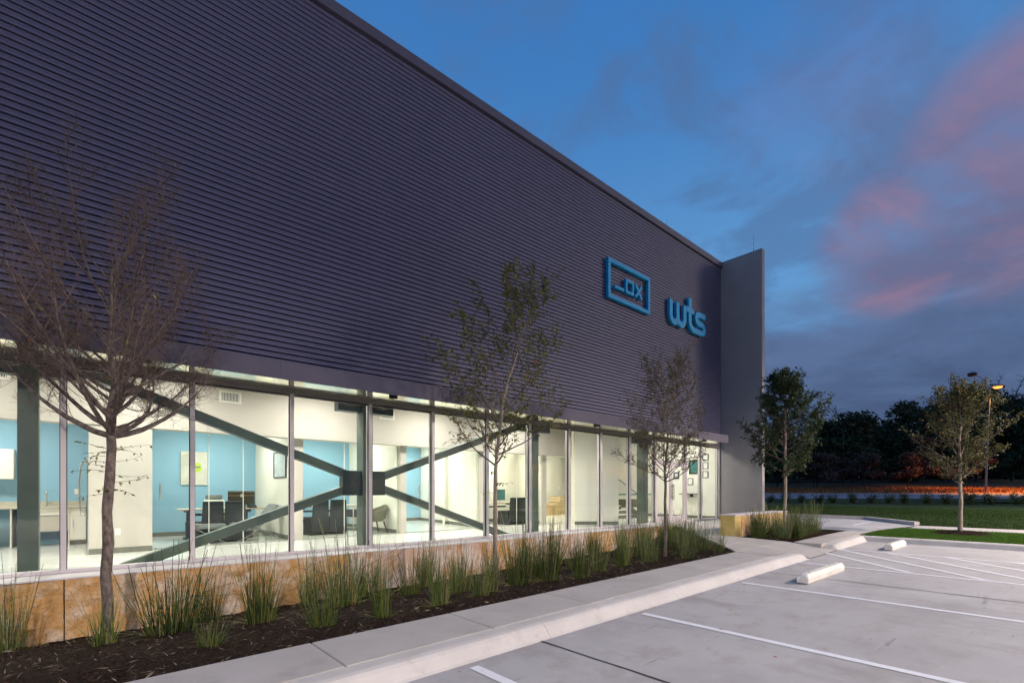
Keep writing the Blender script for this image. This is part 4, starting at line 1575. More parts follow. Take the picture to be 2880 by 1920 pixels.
# x, y, ground, height, mesh, width, label
RU = [
    (-0.74, 8.47, 1.00, 2, 0.9, 'sparse rush clump at the far left against the first stone block'),
    (0.81, 7.34, 0.98, 0, 1.35, 'widest rush clump, splayed stems just right of the bare tree'),
    (0.16, 7.25, 0.55, 4, 1.5, 'short tangled rush tuft growing round the foot of the bare tree'),
    (1.71, 6.93, 0.92, 1, 1.0, 'dense rush clump two places right of the bare tree'),
    (2.84, 8.45, 0.95, 4, 1.0, 'thin upright rush clump close to the stone wall under the crossed brace'),
    (2.09, 5.67, 0.66, 2, 1.1, 'low loose rush clump nearest the pavement at the left'),
    (3.00, 7.32, 1.10, 0, 1.15, 'tall broad rush clump below the brace joint'),
    (2.73, 5.47, 0.85, 4, 0.8, 'narrow rush tuft near the pavement left of the leaning stems'),
    (4.14, 7.27, 0.82, 2, 1.0, 'rush clump with stems leaning left below the steel column'),
    (3.60, 5.56, 0.78, 1, 0.8, 'narrow dark rush clump at the pavement edge left of the slender tree'),
    (4.62, 6.50, 0.70, 5, 0.9, 'rush clump third to the left of the slender middle tree'),
    (4.42, 5.70, 0.64, 0, 0.9, 'rush clump at the pavement edge second left of the slender tree'),
    (0.95, 5.75, 0.30, 2, 1.6, 'lowest rush tuft lying flat in front of the widest clump'),
    (5.17, 7.37, 0.78, 1, 1.0, 'rush clump behind and immediately left of the slender tree'),
    (4.75, 5.89, 0.72, 3, 1.0, 'bright rush clump in front of and left of the slender tree'),
    (5.68, 6.25, 1.05, 0, 1.0, 'tall rush clump right beside the slender tree trunk'),
    (7.13, 7.59, 0.72, 5, 1.0, 'rush clump by the stone wall right of the slender tree'),
    (6.10, 5.94, 1.08, 3, 1.0, 'tallest and densest rush clump, second right of the slender tree'),
    (8.60, 8.10, 0.80, 1, 1.0, 'rush clump against the stone wall midway between the two olive trees'),
    (6.51, 5.55, 0.74, 0, 0.9, 'rush clump at the pavement edge third right of the slender tree'),
    (7.48, 5.91, 0.74, 1, 1.0, 'rush clump at the pavement edge fourth right of the slender tree'),
    (8.31, 5.96, 0.90, 3, 0.9, 'dark upright rush clump second left of the thin crowned tree'),
    (8.95, 5.75, 0.66, 5, 1.0, 'rush clump just left of the thin crowned tree at the pavement edge'),
    (11.6, 7.60, 0.95, 2, 1.0, 'rush clump behind the thin crowned tree by the wall'),
    (10.30, 5.75, 0.70, 1, 0.9, 'rush clump at the foot of the thin crowned tree'),
    (11.15, 6.35, 0.85, 0, 1.0, 'rush clump first right of the thin crowned tree'),
    (11.75, 6.35, 0.82, 4, 1.2, 'loose rush clump second right of the thin crowned tree'),
    (12.55, 6.90, 0.78, 5, 1.0, 'rush clump third right of the thin crowned tree'),
    (10.55, 5.02, 0.62, 4, 1.1, 'last rush clump at the bed corner beside the entrance walkway'),
    (9.75, 7.9, 0.85, 3, 1.0, 'rush clump against the wall left of the thin crowned tree'),
    (12.9, 7.6, 0.8, 1, 1.0, 'rush clump by the wall end nearest the entrance doors'),
    (13.6, 8.2, 0.8, 0, 1.1, 'rush clump tucked against the last stone block by the doors'),
    (11.0, 7.2, 0.85, 3, 1.1, 'rush clump in the middle of the bed right of the thin crowned tree'),
    (10.9, 5.55, 0.75, 0, 1.0, 'rush clump by the diagonal bed edge, lower end'),
    (11.9, 7.15, 0.82, 1, 1.1, 'rush clump by the diagonal bed edge, middle'),
    (10.4, 6.9, 0.9, 5, 1.1, 'rush clump directly behind the thin crowned tree trunk'),
    (9.3, 6.7, 0.85, 1, 1.0, 'rush clump left behind the thin crowned tree trunk'),
    (5.05, 8.3, 0.9, 3, 1.0, 'rush clump against the pale stones left of the slender tree'),
    (3.75, 8.2, 0.9, 5, 1.0, 'rush clump against the stone wall below the steel column foot'),
    (7.9, 6.9, 0.85, 0, 1.0, 'rush clump in mid bed, halfway from the slender tree to the thin crowned tree'),
    (6.55, 6.9, 0.9, 1, 1.0, 'rush clump in mid bed just right of the slender tree'),
    (9.6, 5.25, 0.62, 2, 1.0, 'small loose rush clump at the pavement edge before the thin crowned tree'),
    (1.35, 8.3, 0.8, 2, 1.0, 'loose rush clump against the ochre stone right of the bare tree'),
]
rg = random.Random(91)
for x, y, h, k, w, lab in RU:
    rush(x, y, bed_z(x, y), h, lab, k, w, rg.uniform(0, 6.28))
R2 = [(13.95, 5.55), (14.3, 5.0), (14.55, 5.7), (14.85, 5.45), (15.05, 4.85), (15.4, 5.6), (15.65, 5.05), (15.95, 5.6), (16.2, 4.95), (16.5, 5.5), (16.8, 5.0), (17.05, 5.65), (17.35, 5.1), (14.6, 4.75)]
W2 = ['first', 'second', 'third', 'fourth', 'fifth', 'sixth', 'seventh', 'eighth', 'ninth', 'tenth', 'eleventh', 'twelfth', 'thirteenth']
for i, (x, y) in enumerate(sorted(R2)):
    lab = ('%s rush clump from the bench end in the far bed by the bushy tree' % W2[i]) if i < 13 else 'last rush clump at the drive end of the far bed by the bushy tree'
    rush(x, y, bed2_z(x, y), rg.uniform(.62, .85), lab, rg.randint(0, 5), 1.15, rg.uniform(0, 6.28))

# ------------------------------------------------------------------ shrubs along the lawn edge
SHR = [(43.6, 16.2), (44.6, 15.3), (45.5, 14.5), (46.6, 13.5), (47.6, 12.7), (48.8, 11.6), (49.9, 10.6), (51.0, 9.6), (52.1, 8.7), (53.5, 7.4), (54.8, 6.3), (56.1, 5.1), (57.5, 3.9), (59.2, 2.4)]


def shrub_mesh(seed):
    rng = random.Random(seed)
    mb = MB()
    for i in range(11):
        a = rng.uniform(0, 6.28)
        d = Vector((math.cos(a) * rng.uniform(.2, .8), math.sin(a) * rng.uniform(.2, .8), 1)).normalized()
        st = bez((0, 0, -.02), d, rng.uniform(.6, .95), .3, 4, rng, .1)
        mb.mi = 0
        mb.tube(st, .014, .004, 3)
        mb.mi = 1
        sp = []
        for q in st[1:]:
            sp += [q + Vector((rng.gauss(0, .10), rng.gauss(0, .10), rng.gauss(0, .08))) for _ in range(16)]
        leaf_quads(mb, sp, .15, rng, -.2)
    return mb


sh = []
for k in range(3):
    mb = shrub_mesh(500 + k)
    fol = MB()
    me = bpy.data.meshes.new('shrub')
    me.from_pydata(mb.v, [], mb.f)
    me.materials.append(far_bark)
    me.materials.append(leaf_d)
    me.polygons.foreach_set('material_index', mb.m)
    sh.append(me)
ords = ['nearest the fin wall', 'second from the fin wall', 'third from the fin wall', 'fourth from the fin wall', 'fifth from the fin wall', 'sixth from the fin wall', 'seventh from the fin wall',
        'seventh from the row end on the lamp side', 'sixth from the row end on the lamp side', 'fifth from the row end on the lamp side', 'fourth from the row end on the lamp side',
        'third from the row end on the lamp side', 'second from the row end on the lamp side', 'last of the row on the lamp side']
for i, (x, y) in enumerate(SHR):
    k = (46.8 - 8.8 * i / 13) / 41
    o = bpy.data.objects.new('lawn_shrub', sh[i % 3])
    COL.objects.link(o)
    o.location = (x * k, y * k, LZ)
    s = rg.uniform(.85, 1.1) * (0.95 + .25 * i / 13)
    o.scale = (s, s, s * .95)
    o.rotation_euler = (0, 0, rg.uniform(0, 6.28))
    tag(o, 'dark shrub at the lawn edge, ' + ords[i], 'shrub', 'low shrubs in a row along the lawn edge')
a = Vector((SHR[0][0] * 46.8 / 41 - 6, SHR[0][1] * 46.8 / 41 + 18, LZ + .01))
b = Vector((SHR[-1][0] * 38 / 41 + 4, SHR[-1][1] * 38 / 41 - 14, LZ + .01))
d = (b - a).normalized()
n_ = Vector((-d.y, d.x, 0))
poly('shrub_bed', soil_m, [a - n_ * .7, b - n_ * .7, b + n_ * .7, a + n_ * .7])

# ------------------------------------------------------------------ trees beyond the road


def far_tree(name, label, depth, side, z, H, Wd, seed, leafm, nleaf, lsize, group, bare=0, lowcrown=.2, trunk_r=.25, ntr=1, blobs=14):
    rng = random.Random(seed)
    x, y = depth * FW[0] + side * RT[0], depth * FW[1] + side * RT[1]
    t = thing(name, label, 'tree', (x, y, z), group=group)
    b = Vector((x, y, z))
    tm = MB()
    for k in range(ntr):
        a = rng.uniform(0, 6.28)
        dd = Vector((math.cos(a) * .25 * (ntr > 1), math.sin(a) * .25 * (ntr > 1), 1))
        pts = bez(b + Vector((rng.gauss(0, .2) * (ntr > 1), rng.gauss(0, .2) * (ntr > 1), -.3)), dd, H * .62, .1, 6, rng, .06)
        tm.tube(pts, trunk_r, trunk_r * .35, 6)
        for i in range(5):
            p = pts[rng.randint(2, 6)]
            a = rng.uniform(0, 6.28)
            lm = bez(p, (math.cos(a), math.sin(a), rng.uniform(.3, .9)), Wd * rng.uniform(.3, .48), .5, 5, rng, .12)
            tm.tube(lm, trunk_r * .35, .03, 4)
    for i in range(bare):
        a = rng.uniform(0, 6.28)
        p = b + Vector((rng.gauss(0, Wd * .16), rng.gauss(0, Wd * .16), H * rng.uniform(.62, .8)))
        lm = bez(p, (math.cos(a) * .6, math.sin(a) * .6, 1), H * rng.uniform(.2, .34), .2, 6, rng, .16)
        tm.tube(lm, .13, .035, 4)
        for q in lm[1:]:
            for _ in range(4):
                a = rng.uniform(0, 6.28)
                s2 = bez(q, (math.cos(a), math.sin(a), rng.uniform(.1, .9)), rng.uniform(.7, 2.0), .3, 4, rng, .2)
                tm.tube(s2, .045, .015, 3)
    tm.build('trunk', far_bark, t)
    cm = MB()
    vv, ff = [], []
    R_ = np.random.RandomState(seed)
    cs = []
    for i in range(blobs):
        a = rng.uniform(0, 6.28)
        u = rng.random()
        h = H * (lowcrown + (1 - lowcrown) * (.10 + .78 * u))
        rr = Wd * .36 * math.sqrt(rng.random()) * (1.15 - .55 * u)
        cs.append((x + rr * math.cos(a), y + rr * math.sin(a), z + h, Wd * rng.uniform(.15, .27), H * rng.uniform(.08, .14)))
    per = nleaf // blobs
    P_ = []
    for cx, cy, cz, rx, rz in cs:
        v = R_.normal(0, 1, (per, 3))
        v /= np.linalg.norm(v, axis=1)[:, None]
        v *= (0.45 + 0.62 * R_.rand(per) ** .6)[:, None]
        P_.append(np.array([cx, cy, cz]) + v * np.array([rx, rx, rz]))
    P_ = np.concatenate(P_)
    n = len(P_)
    d1 = R_.normal(0, 1, (n, 3))
    d1 /= np.linalg.norm(d1, axis=1)[:, None]
    d2 = np.cross(d1, R_.normal(0, 1, (n, 3)))
    d2 /= np.linalg.norm(d2, axis=1)[:, None]
    L = lsize * (0.5 + R_.rand(n))[:, None]
    q = np.stack([P_ - d1 * L, P_ + d2 * L * .45, P_ + d1 * L, P_ - d2 * L * .45], 1).reshape(-1, 3)
    cm.v = q.tolist()
    cm.f = [(4 * i, 4 * i + 1, 4 * i + 2, 4 * i + 3) for i in range(n)]
    cm.m = [0] * n
    cm.build('crown', leafm, t)
    return t


GB = 'big dark trees beyond the road'
GR = 'small russet trees beyond the road'


def sd_(u, dpt):
    return (u - 1440) / 1360 * dpt


BIG = [
    (2185, 104, 1.8, 12.5, 11, 0, 'big dark tree half hidden behind the bushy tree by the fin'),
    (2300, 108, 2.0, 13.0, 13, 3, 'big dark tree with dead bare limbs sticking out of its top'),
    (2398, 104, 1.9, 14.6, 12, 2, 'big dark tree with a tuft of leaves and bare twigs on its top'),
    (2475, 118, 2.6, 14.0, 14, 0, 'big dark tree in the dip between two taller crowns'),
    (2560, 104, 1.9, 15.6, 13, 2, 'big dark round tree left of the island tree, bare twigs above it'),
    (2650, 110, 2.2, 16.0, 14, 1, 'big dark tree straight behind the island tree'),
    (2745, 106, 2.0, 20.2, 15, 2, 'tallest dark tree behind the street lamp'),
    (2845, 112, 2.3, 19.0, 16, 1, 'big dark tree right of the street lamp at the picture edge'),
    (2930, 104, 2.0, 17.5, 14, 0, 'big dark tree beyond the right edge of the lawn'),
    (2090, 112, 2.2, 14.0, 15, 0, 'big dark tree hidden behind the fin wall'),
    (2440, 130, 3.2, 12.0, 22, 0, 'broad dark tree farther back on the slope, left of centre'),
    (2620, 132, 3.2, 12.5, 22, 0, 'broad dark tree farther back on the slope, behind the island tree'),
    (2800, 134, 3.3, 13.5, 24, 0, 'broad dark tree farther back on the slope, behind the lamp'),
    (2290, 132, 3.2, 12.0, 22, 0, 'broad dark tree farther back on the slope, nearest the fin'),
]
for i, (u, dp, z, H, Wd, br, lab) in enumerate(BIG):
    far_tree('dark_tree', lab, dp, sd_(u, dp), z, H * 1.14, Wd, 700 + i, leaf_far, 6500, .42, GB, br, .02, .32, 1, 22)
RED = [
    (2183, 88, 0.45, 5.0, 5.0, 3, 'small dark bush like tree at the road next to the fin wall'),
    (2296, 86, 0.38, 6.3, 7.6, 3, 'russet tree with three spread stems, left of the rounded one'),
    (2430, 87, 0.42, 6.6, 6.6, 2, 'rounded russet tree with two stems in the middle of the roadside'),
    (2372, 93, 0.9, 5.6, 5.2, 1, 'small russet tree set back left of the rounded one'),
    (2553, 88, 0.45, 6.8, 5.0, 1, 'slender single stemmed russet tree left of the island tree'),
    (2600, 94, 1.0, 9.6, 8.0, 1, 'taller russet tree just left of the island tree'),
    (2722, 90, 0.6, 7.2, 8.0, 1, 'russet tree hidden behind the island tree trunk'),
]
for i, (u, dp, z, H, Wd, nt_, lab) in enumerate(RED):
    far_tree('russet_tree', lab, dp, sd_(u, dp), z, H, Wd, 800 + i, leaf_red if i else leaf_far, 3000, .26, GR, 0, .24, .12, nt_, 12)

# woodland mass closing the view behind the single trees
r_ = np.random.RandomState(61)
n = 26000
dp = 122 + 24 * r_.rand(n)
s_ = 15 + 185 * r_.rand(n)
top = 7.5 + 2.6 * np.sin(s_ * .21) + 1.8 * np.sin(s_ * .47 + 1.3) + 1.2 * np.sin(s_ * .93)
hh = np.interp(dp, [105, 130, 200], [1.9, 3.2, 5.5]) + top * r_.rand(n) ** .8
c_ = np.stack([dp * FW[0] + s_ * RT[0], dp * FW[1] + s_ * RT[1], hh], 1)
d1 = r_.normal(0, 1, (n, 3))
d1 /= np.linalg.norm(d1, axis=1)[:, None]
d2 = np.cross(d1, r_.normal(0, 1, (n, 3)))
d2 /= np.linalg.norm(d2, axis=1)[:, None]
L = (.35 + .55 * r_.rand(n))[:, None]
mb = MB()
mb.v = np.stack([c_ - d1 * L, c_ + d2 * L * .5, c_ + d1 * L, c_ - d2 * L * .5], 1).reshape(-1, 3).tolist()
mb.f = [(4 * i, 4 * i + 1, 4 * i + 2, 4 * i + 3) for i in range(n)]
mb.m = [0] * n
tag(mb.build('woodland', leaf_far), 'dark woodland undergrowth closing the view behind the single trees', 'woods', kind='stuff')

# rough tufts on the verge, tail-light red painted into their colour
r_ = np.random.RandomState(31)
mb = MB()
n = 9000
dp = 76 + 11 * r_.rand(n)
s_ = 20 + 90 * r_.rand(n)
zz = np.interp(dp, [75.3, 78, 82, 87], [-.42, -.12, .10, .40])
c_ = np.stack([dp * FW[0] + s_ * RT[0], dp * FW[1] + s_ * RT[1], zz], 1)
o = blades('taillight_red_tufts', c_.tolist(), .15, .5, .10, verge_m, 32)
tag(o, 'bank grass across the road with red tail light glow put into its colour', 'grass')

# street lamp beyond the road, one head lit
LD = 78.0
lx, ly = LD * FW[0] + sd_(2772, LD) * RT[0], LD * FW[1] + sd_(2772, LD) * RT[1]
lamp = thing('street_lamp', 'tall two headed street lamp across the road, one head glowing orange', 'street lamp', (lx, ly, -0.12))
mb = MB()
tp = Vector((lx, ly, 16.6)) + Vector((RT[0], RT[1], 0)) * .75
mb.tube([(lx, ly, -.2), (lx + RT[0] * .3, ly + RT[1] * .3, 8), tp], .15, .08, 8)
mb.build('pole', pole_m, lamp)
arm = Vector((RT[0], RT[1], 0))
h1 = tp + arm * -2.9 + Vector((0, 0, 2.2))
MB().tube([tp, tp + arm * -1.4 + Vector((0, 0, 1.6)), h1], .06, .05, 6).build('arm', pole_m, lamp)
h2 = tp + arm * 1.2 + Vector((0, 0, .25))
MB().tube([tp, tp + arm * .6 + Vector((0, 0, .25)), h2], .06, .05, 6).build('arm', pole_m, lamp)
for hp, lit in ((h1, 0), (h2, 1)):
    mb = MB()
    mb.lathe([(.30, -.12), (.62, -.02), (.66, .08), (.40, .26), (.12, .34)], 14, hp)
    hd = mb.build('lamp_head', pole_m, lamp)
    MB().lathe([(.12, -.42), (.40, -.34), (.58, -.20), (.60, -.125)], 14, hp).build('lens', lamp_on if lit else frame_b, hd)
pl = bpy.data.lights.new('sodium_lamp', 'SPOT')
pl.spot_size = math.radians(112)
pl.spot_blend = 1.0
pl.energy = 22000
pl.color = (1.0, .45, .12)
pl.shadow_soft_size = .4
plo = bpy.data.objects.new('sodium_lamp', pl)
COL.objects.link(plo)
plo.location = h2 + Vector((0, 0, -1.1))

# ------------------------------------------------------------------ furniture and fittings indoors
FG = 'black dining chairs in the offices'


def dining_chair(label, x, y, rz, proto=[None]):
    if proto[0] is None:
        t = thing('dining_chair', label, 'chair', (0, 0, 0), group=FG)
        MB().hexa([(-.24, -.26, 0), (.24, -.26, 0), (.24, .20, 0), (-.24, .20, 0)], [(-.235, -.25, .47), (.235, -.25, .47), (.235, .20, .47), (-.235, .20, .47)]).build('seat', black_f, t, bevel=.02)
        MB().hexa([(-.235, .205, .06), (.235, .205, .06), (.235, .29, .06), (-.235, .29, .06)], [(-.20, .26, .93), (.20, .26, .93), (.20, .34, .93), (-.20, .34, .93)]).build('backrest', black_f, t, bevel=.02)
        for a in (-.2, .2):
            for b in (-.22, .24):
                MB().box(a - .02, a + .02, b - .02, b + .02, -.0005, .03).build('leg', walnut, t)
        proto[0] = t
        t.location = (x, y, FL + .002)
        t.rotation_euler = (0, 0, rz)
        return t
    return copy_tree(proto[0], (x, y, FL + .002), rz, label)


# chairs face the desks (backs towards the windows)
PI = math.pi
dining_chair('black dining chair with a jacket side, left of the pair at the first desk', 2.12, 12.85, PI + .12)
dining_chair('black dining chair right of the pair at the first desk', 2.60, 12.80, PI - .05)
dining_chair('black dining chair left of the pair in the second office', 4.62, 13.15, PI + .1)
dining_chair('black dining chair right of the pair in the second office', 5.16, 13.15, PI - .15)
dining_chair('black dining chair left of the pair in the white walled third office', 11.05, 12.75, PI + .2)
dining_chair('black dining chair right of the pair in the white walled third office', 11.52, 12.70, PI - .1)


def desk(label, x0, x1, y0, y1, h=.71):
    t = thing('standing_desk', label, 'desk', ((x0 + x1) / 2, (y0 + y1) / 2, FL + .001), group='office desks')
    z = FL + h
    MB().box(x0, x1, y0, y1, z, z + .028).build('desktop', desk_top, t, bevel=.004)
    MB().box(x0, x1, y0 - .004, y0 - .0005, z + .001, z + .027).build('edge_band', wood_edge, t)
    for x in (x0 + .22, x1 - .35):
        mb = MB()
        ym = (y0 + y1) / 2
        mb.box(x - .05, x + .05, ym - .07, ym + .07, FL + .05, FL + .42)
        mb.box(x - .035, x + .035, ym - .05, ym + .05, FL + .421, z - .061)
        mb.box(x - .05, x + .05, y0 + .06, y1 - .06, z - .06, z - .001)
        mb.box(x - .06, x + .06, y0 - .05, y1 - .02, FL + .001, FL + .049)
        mb.build('leg', dark_leg, t)
    MB().box(x0 + .3, x1 - .45, y1 - .12, y1 - .08, z - .16, z - .10).build('crossbar', dark_leg, t)
    return z + .028


z1 = desk('long desk crowded with papers in the office behind the left brace', 1.62, 3.42, 13.35, 14.10)
z2 = desk('desk with a wooden edge in the second office behind the column', 4.25, 5.95, 13.65, 14.35)
z3 = desk('desk with teal screen in the white walled third office', 10.35, 12.35, 13.25, 13.95)


def monitor(label, x, y, z, w, h, rz, back):
    t = thing('computer_monitor', label, 'monitor', (x, y, z + .001), rz, 'desktop screens in the offices')
    def loc(mb, nm, m, **k):
        o = mb.build(nm, m, None, **k)
        o.parent = t
        return o
    loc(MB().box(-w / 2, w / 2, -.02, .02, .08, .08 + h), 'screen_housing', back, bevel=.006)
    loc(MB().box(-w / 2 + .02, w / 2 - .02, .0205, .022, .10, .06 + h), 'screen', frame_b)
    loc(MB().box(-.03, .03, -.0, .03, .012, .0795), 'stand_neck', chrome)
    loc(MB().lathe([(.11, 0), (.11, .011)], 18), 'stand_foot', chrome)
    return t, loc


t, loc = monitor('large bronze backed monitor with a round white emblem on the first desk', 2.95, 13.62, z1, .60, .34, 0, mon_back)
loc(MB().box(-.299, .299, -.0215, -.0202, .30, .315), 'stripe', wood_edge)
loc(MB().box(-.299, .299, -.0215, -.0202, .385, .395), 'stripe', wood_edge)
mb = MB()
mb.extrude_y([(.038 * math.cos(i * PI / 12), .307 + .038 * math.sin(i * PI / 12)) for i in range(24)], -.0235, -.0217)
em = loc(mb, 'emblem', paper)
fc = bpy.data.curves.new('emblem_lettering', 'FONT')
fc.body = 'hp'
fc.size = .055
fc.shear = .25
fc.align_x = 'CENTER'
fc.extrude = .0006
tmp = bpy.data.objects.new('emblem_lettering', fc)
COL.objects.link(tmp)
bpy.context.view_layer.update()
fme = bpy.data.meshes.new_from_object(tmp.evaluated_get(bpy.context.evaluated_depsgraph_get()))
bpy.data.objects.remove(tmp)
fo = bpy.data.objects.new('emblem_lettering', fme)
COL.objects.link(fo)
fme.materials.clear()
fme.materials.append(ink)
fo.parent = em
fo.rotation_euler = (PI / 2, 0, 0)
fo.location = (-.002, -.0245, .294)
monitor('dark monitor seen edge on at the left of the second office', 4.42, 13.95, z2, .5, .36, .75, frame_b)
t, loc = monitor('teal backed monitor in the white walled third office', 11.4, 13.55, z3, .46, .40, .1, teal_s)

# desk clutter
o = MB().box(2.78, 2.90, 13.40, 13.48, z1 + .001, z1 + .075).build('note_holder', yellow)
tag(o, 'yellow note holder beside the large monitor', 'holder')
mb = MB().hexa([(2.55, 13.40, z1 + .001), (2.8, 13.40, z1 + .001), (2.8, 13.6, z1 + .001), (2.55, 13.6, z1 + .001)], [(2.57, 13.42, z1 + .03), (2.75, 13.44, z1 + .05), (2.78, 13.58, z1 + .03), (2.58, 13.57, z1 + .04)])
tag(mb.build('paper_stack', paper), 'untidy white paper stack left of the yellow note holder', 'papers')
t = thing('desk_phone', 'black desk phone with its handset up at the right end of the first desk', 'phone', (3.18, 13.6, z1 + .001))
MB().hexa([(3.08, 13.5, z1 + .001), (3.28, 13.5, z1 + .001), (3.28, 13.7, z1 + .001), (3.08, 13.7, z1 + .001)], [(3.08, 13.5, z1 + .03), (3.28, 13.5, z1 + .03), (3.28, 13.7, z1 + .08), (3.08, 13.7, z1 + .08)]).build('phone_base', frame_b, t)
MB().beam((3.10, 13.55, z1 + .05), (3.04, 13.66, z1 + .24), .04, .03).build('handset', frame_b, t)
tag(MB().hexa([(2.22, 13.38, z1 + .001), (2.48, 13.40, z1 + .001), (2.46, 13.55, z1 + .001), (2.24, 13.55, z1 + .001)], [(2.27, 13.42, z1 + .09), (2.40, 13.43, z1 + .06), (2.42, 13.5, z1 + .10), (2.29, 13.52, z1 + .05)]).build('cloth_bundle', orange), 'orange patterned cloth bundle on the first desk between the chairs', 'cloth')
t = thing('waste_basket', 'grey steel waste basket under the right end of the first desk', 'basket', (3.25, 13.75, FL + .001))
MB().lathe([(.12, 0), (.15, .36), (.143, .36), (.113, .01)], 18, t.location).build('basket_body', chrome, t, smooth=True)

t = thing('office_chair', 'tall white mesh office chair with grey headrest behind the first desk', 'chair', (2.55, 14.5, FL + .001))
b = t.location
MB().box(2.28, 2.82, 14.25, 14.75, FL + .44, FL + .52).build('seat', lime, t, bevel=.03)
MB().box(2.31, 2.79, 14.72, 14.78, FL + .55, FL + .93).build('backrest', paper, t, bevel=.02)
MB().box(2.36, 2.74, 14.71, 14.80, FL + .94, FL + 1.06).build('headrest', grey_f, t, bevel=.03)
mb = MB().tube([(2.55, 14.5, FL + .08), (2.55, 14.5, FL + .438)], .03, .03, 8)
for k in range(5):
    mb.beam((2.55, 14.5, FL + .07), (2.55 + .3 * math.cos(k * 1.2566), 14.5 + .3 * math.sin(k * 1.2566), FL + .04), .04, .03)
mb.build('pedestal', frame_b, t)
for x in (2.25, 2.85):
    MB().box(x - .03, x + .03, 14.4, 14.68, FL + .66, FL + .69).build('armrest', grey_f, t)

t = thing('task_chair', 'dark round backed task chair partly behind the column in the second office', 'chair', (4.2, 13.35, FL + .001))
MB().lathe([(.05, .40), (.22, .42), (.23, .47), (.05, .48)], 18, t.location).build('seat', black_f, t, smooth=True)
mb = MB()
mb.extrude_y([(4.0, FL + .55), (4.4, FL + .55), (4.38, FL + .85), (4.02, FL + .85)], 13.52, 13.57)
mb.build('backrest', black_f, t, bevel=.02)
mb = MB()
for k in range(4):
    a = .78 + k * PI / 2
    mb.tube([(4.2 + .12 * math.cos(a), 13.35 + .12 * math.sin(a), FL + .42), (4.2 + .22 * math.cos(a), 13.35 + .22 * math.sin(a), FL + .002)], .018, .014, 6)
mb.build('leg_frame', dark_leg, t)

# chromed X-frame lounge chair and stool
def sweep_flat(mb, pts, w, th):
    for a, b in zip(pts[:-1], pts[1:]):
        mb.beam(a, b, w, th)


t = thing('lounge_chair', 'grey leather lounge chair on crossed chrome legs with a slatted strap back', 'chair', (3.02, 12.72, FL + .001))
for y in (12.42, 13.02):
    mb = MB()
    back = [(2.60 + .98 * s, y, FL + .01 + .80 * s ** 1.6 + .05 * math.sin(s * PI)) for s in np.linspace(0, 1, 9)]
    seat = [(3.55 - 1.10 * s, y, FL + .01 + .42 * math.sin(s * 1.75) ** 1.0) for s in np.linspace(0, 1, 9)]
    sweep_flat(mb, back, .035, .012)
    sweep_flat(mb, seat, .035, .012)
    mb.build('leg_frame', chrome, t)
for k in range(9):
    y = 12.46 + .065 * k
    mb = MB()
    pts = [(2.60 + .98 * s, y, FL + .012 + .80 * s ** 1.6 + .05 * math.sin(s * PI)) for s in np.linspace(.42, 1, 6)]
    sweep_flat(mb, pts, .026, .006)
    mb.build('strap', chrome, t)
MB().hexa([(2.50, 12.44, FL + .36), (3.12, 12.44, FL + .26), (3.12, 13.0, FL + .26), (2.50, 13.0, FL + .36)], [(2.50, 12.44, FL + .46), (3.12, 12.44, FL + .37), (3.12, 13.0, FL + .37), (2.50, 13.0, FL + .46)]).build('seat_cushion', grey_f, t, bevel=.03)
MB().hexa([(3.02, 12.44, FL + .36), (3.12, 12.44, FL + .33), (3.12, 13.0, FL + .33), (3.02, 13.0, FL + .36)], [(3.42, 12.44, FL + .86), (3.52, 12.44, FL + .82), (3.52, 13.0, FL + .82), (3.42, 13.0, FL + .86)]).build('back_cushion', grey_f, t, bevel=.03)
t = thing('lounge_stool', 'grey leather stool on crossed chrome legs left of the lounge chair', 'stool', (2.08, 12.55, FL + .001))
MB().box(1.80, 2.36, 12.28, 12.82, FL + .33, FL + .44).build('seat_cushion', grey_f, t, bevel=.03)
for y in (12.31, 12.79):
    mb = MB()
    sweep_flat(mb, [(1.82 + .54 * s, y, FL + .005 + .32 * s) for s in np.linspace(0, 1, 5)], .03, .012)
    sweep_flat(mb, [(2.36 - .54 * s, y + .012, FL + .005 + .32 * s) for s in np.linspace(0, 1, 5)], .03, .012)
    mb.build('leg_frame', chrome, t)

# winged tweed armchair in the second office
t = thing('armchair', 'olive tweed armchair with a curved wing back on wooden legs', 'chair', (5.95, 12.55, FL + .001))
mb = MB()
prof = [(.30 * math.cos(a) + 5.93, 12.55 + .30 * math.sin(a)) for a in np.linspace(-1.9, 1.9, 11)]
for (xa, ya), (xb, yb), k in zip(prof[:-1], prof[1:], range(10)):
    f0, f1 = 1 - abs(k - 5) / 5.5, 1 - abs(k + 1 - 5) / 5.5
    ha, hb = FL + .56 + .22 * f0, FL + .56 + .22 * f1
    oa, ob = (xa - 5.93) * .18, (xb - 5.93) * .18
    mb.hexa([(xa, ya, FL + .38), (xb, yb, FL + .38), (xb + ob + .02, yb + .02 * (yb - 12.55), FL + .38), (xa + oa + .02, ya, FL + .38)], [(xa + oa, ya, ha), (xb + ob, yb, hb), (xb + 2 * ob + .03, yb + .1 * (yb - 12.55), hb), (xa + 2 * oa + .03, ya + .1 * (ya - 12.55), ha)])
mb.build('backrest', olive_f, t)
MB().prism([(5.93 + .32 * math.cos(a), 12.55 + .32 * math.sin(a)) for a in np.linspace(0, 2 * PI, 19)[:-1]], FL + .33, FL + .46).build('seat', olive_f, t, bevel=.03)
for dx in (-.2, .24):
    for dy in (-.22, .22):
        MB().tube([(5.93 + dx, 12.55 + dy, FL + .33), (5.93 + dx * 1.35, 12.55 + dy * 1.25, FL + .002)], .024, .013, 7).build('leg', walnut, t)

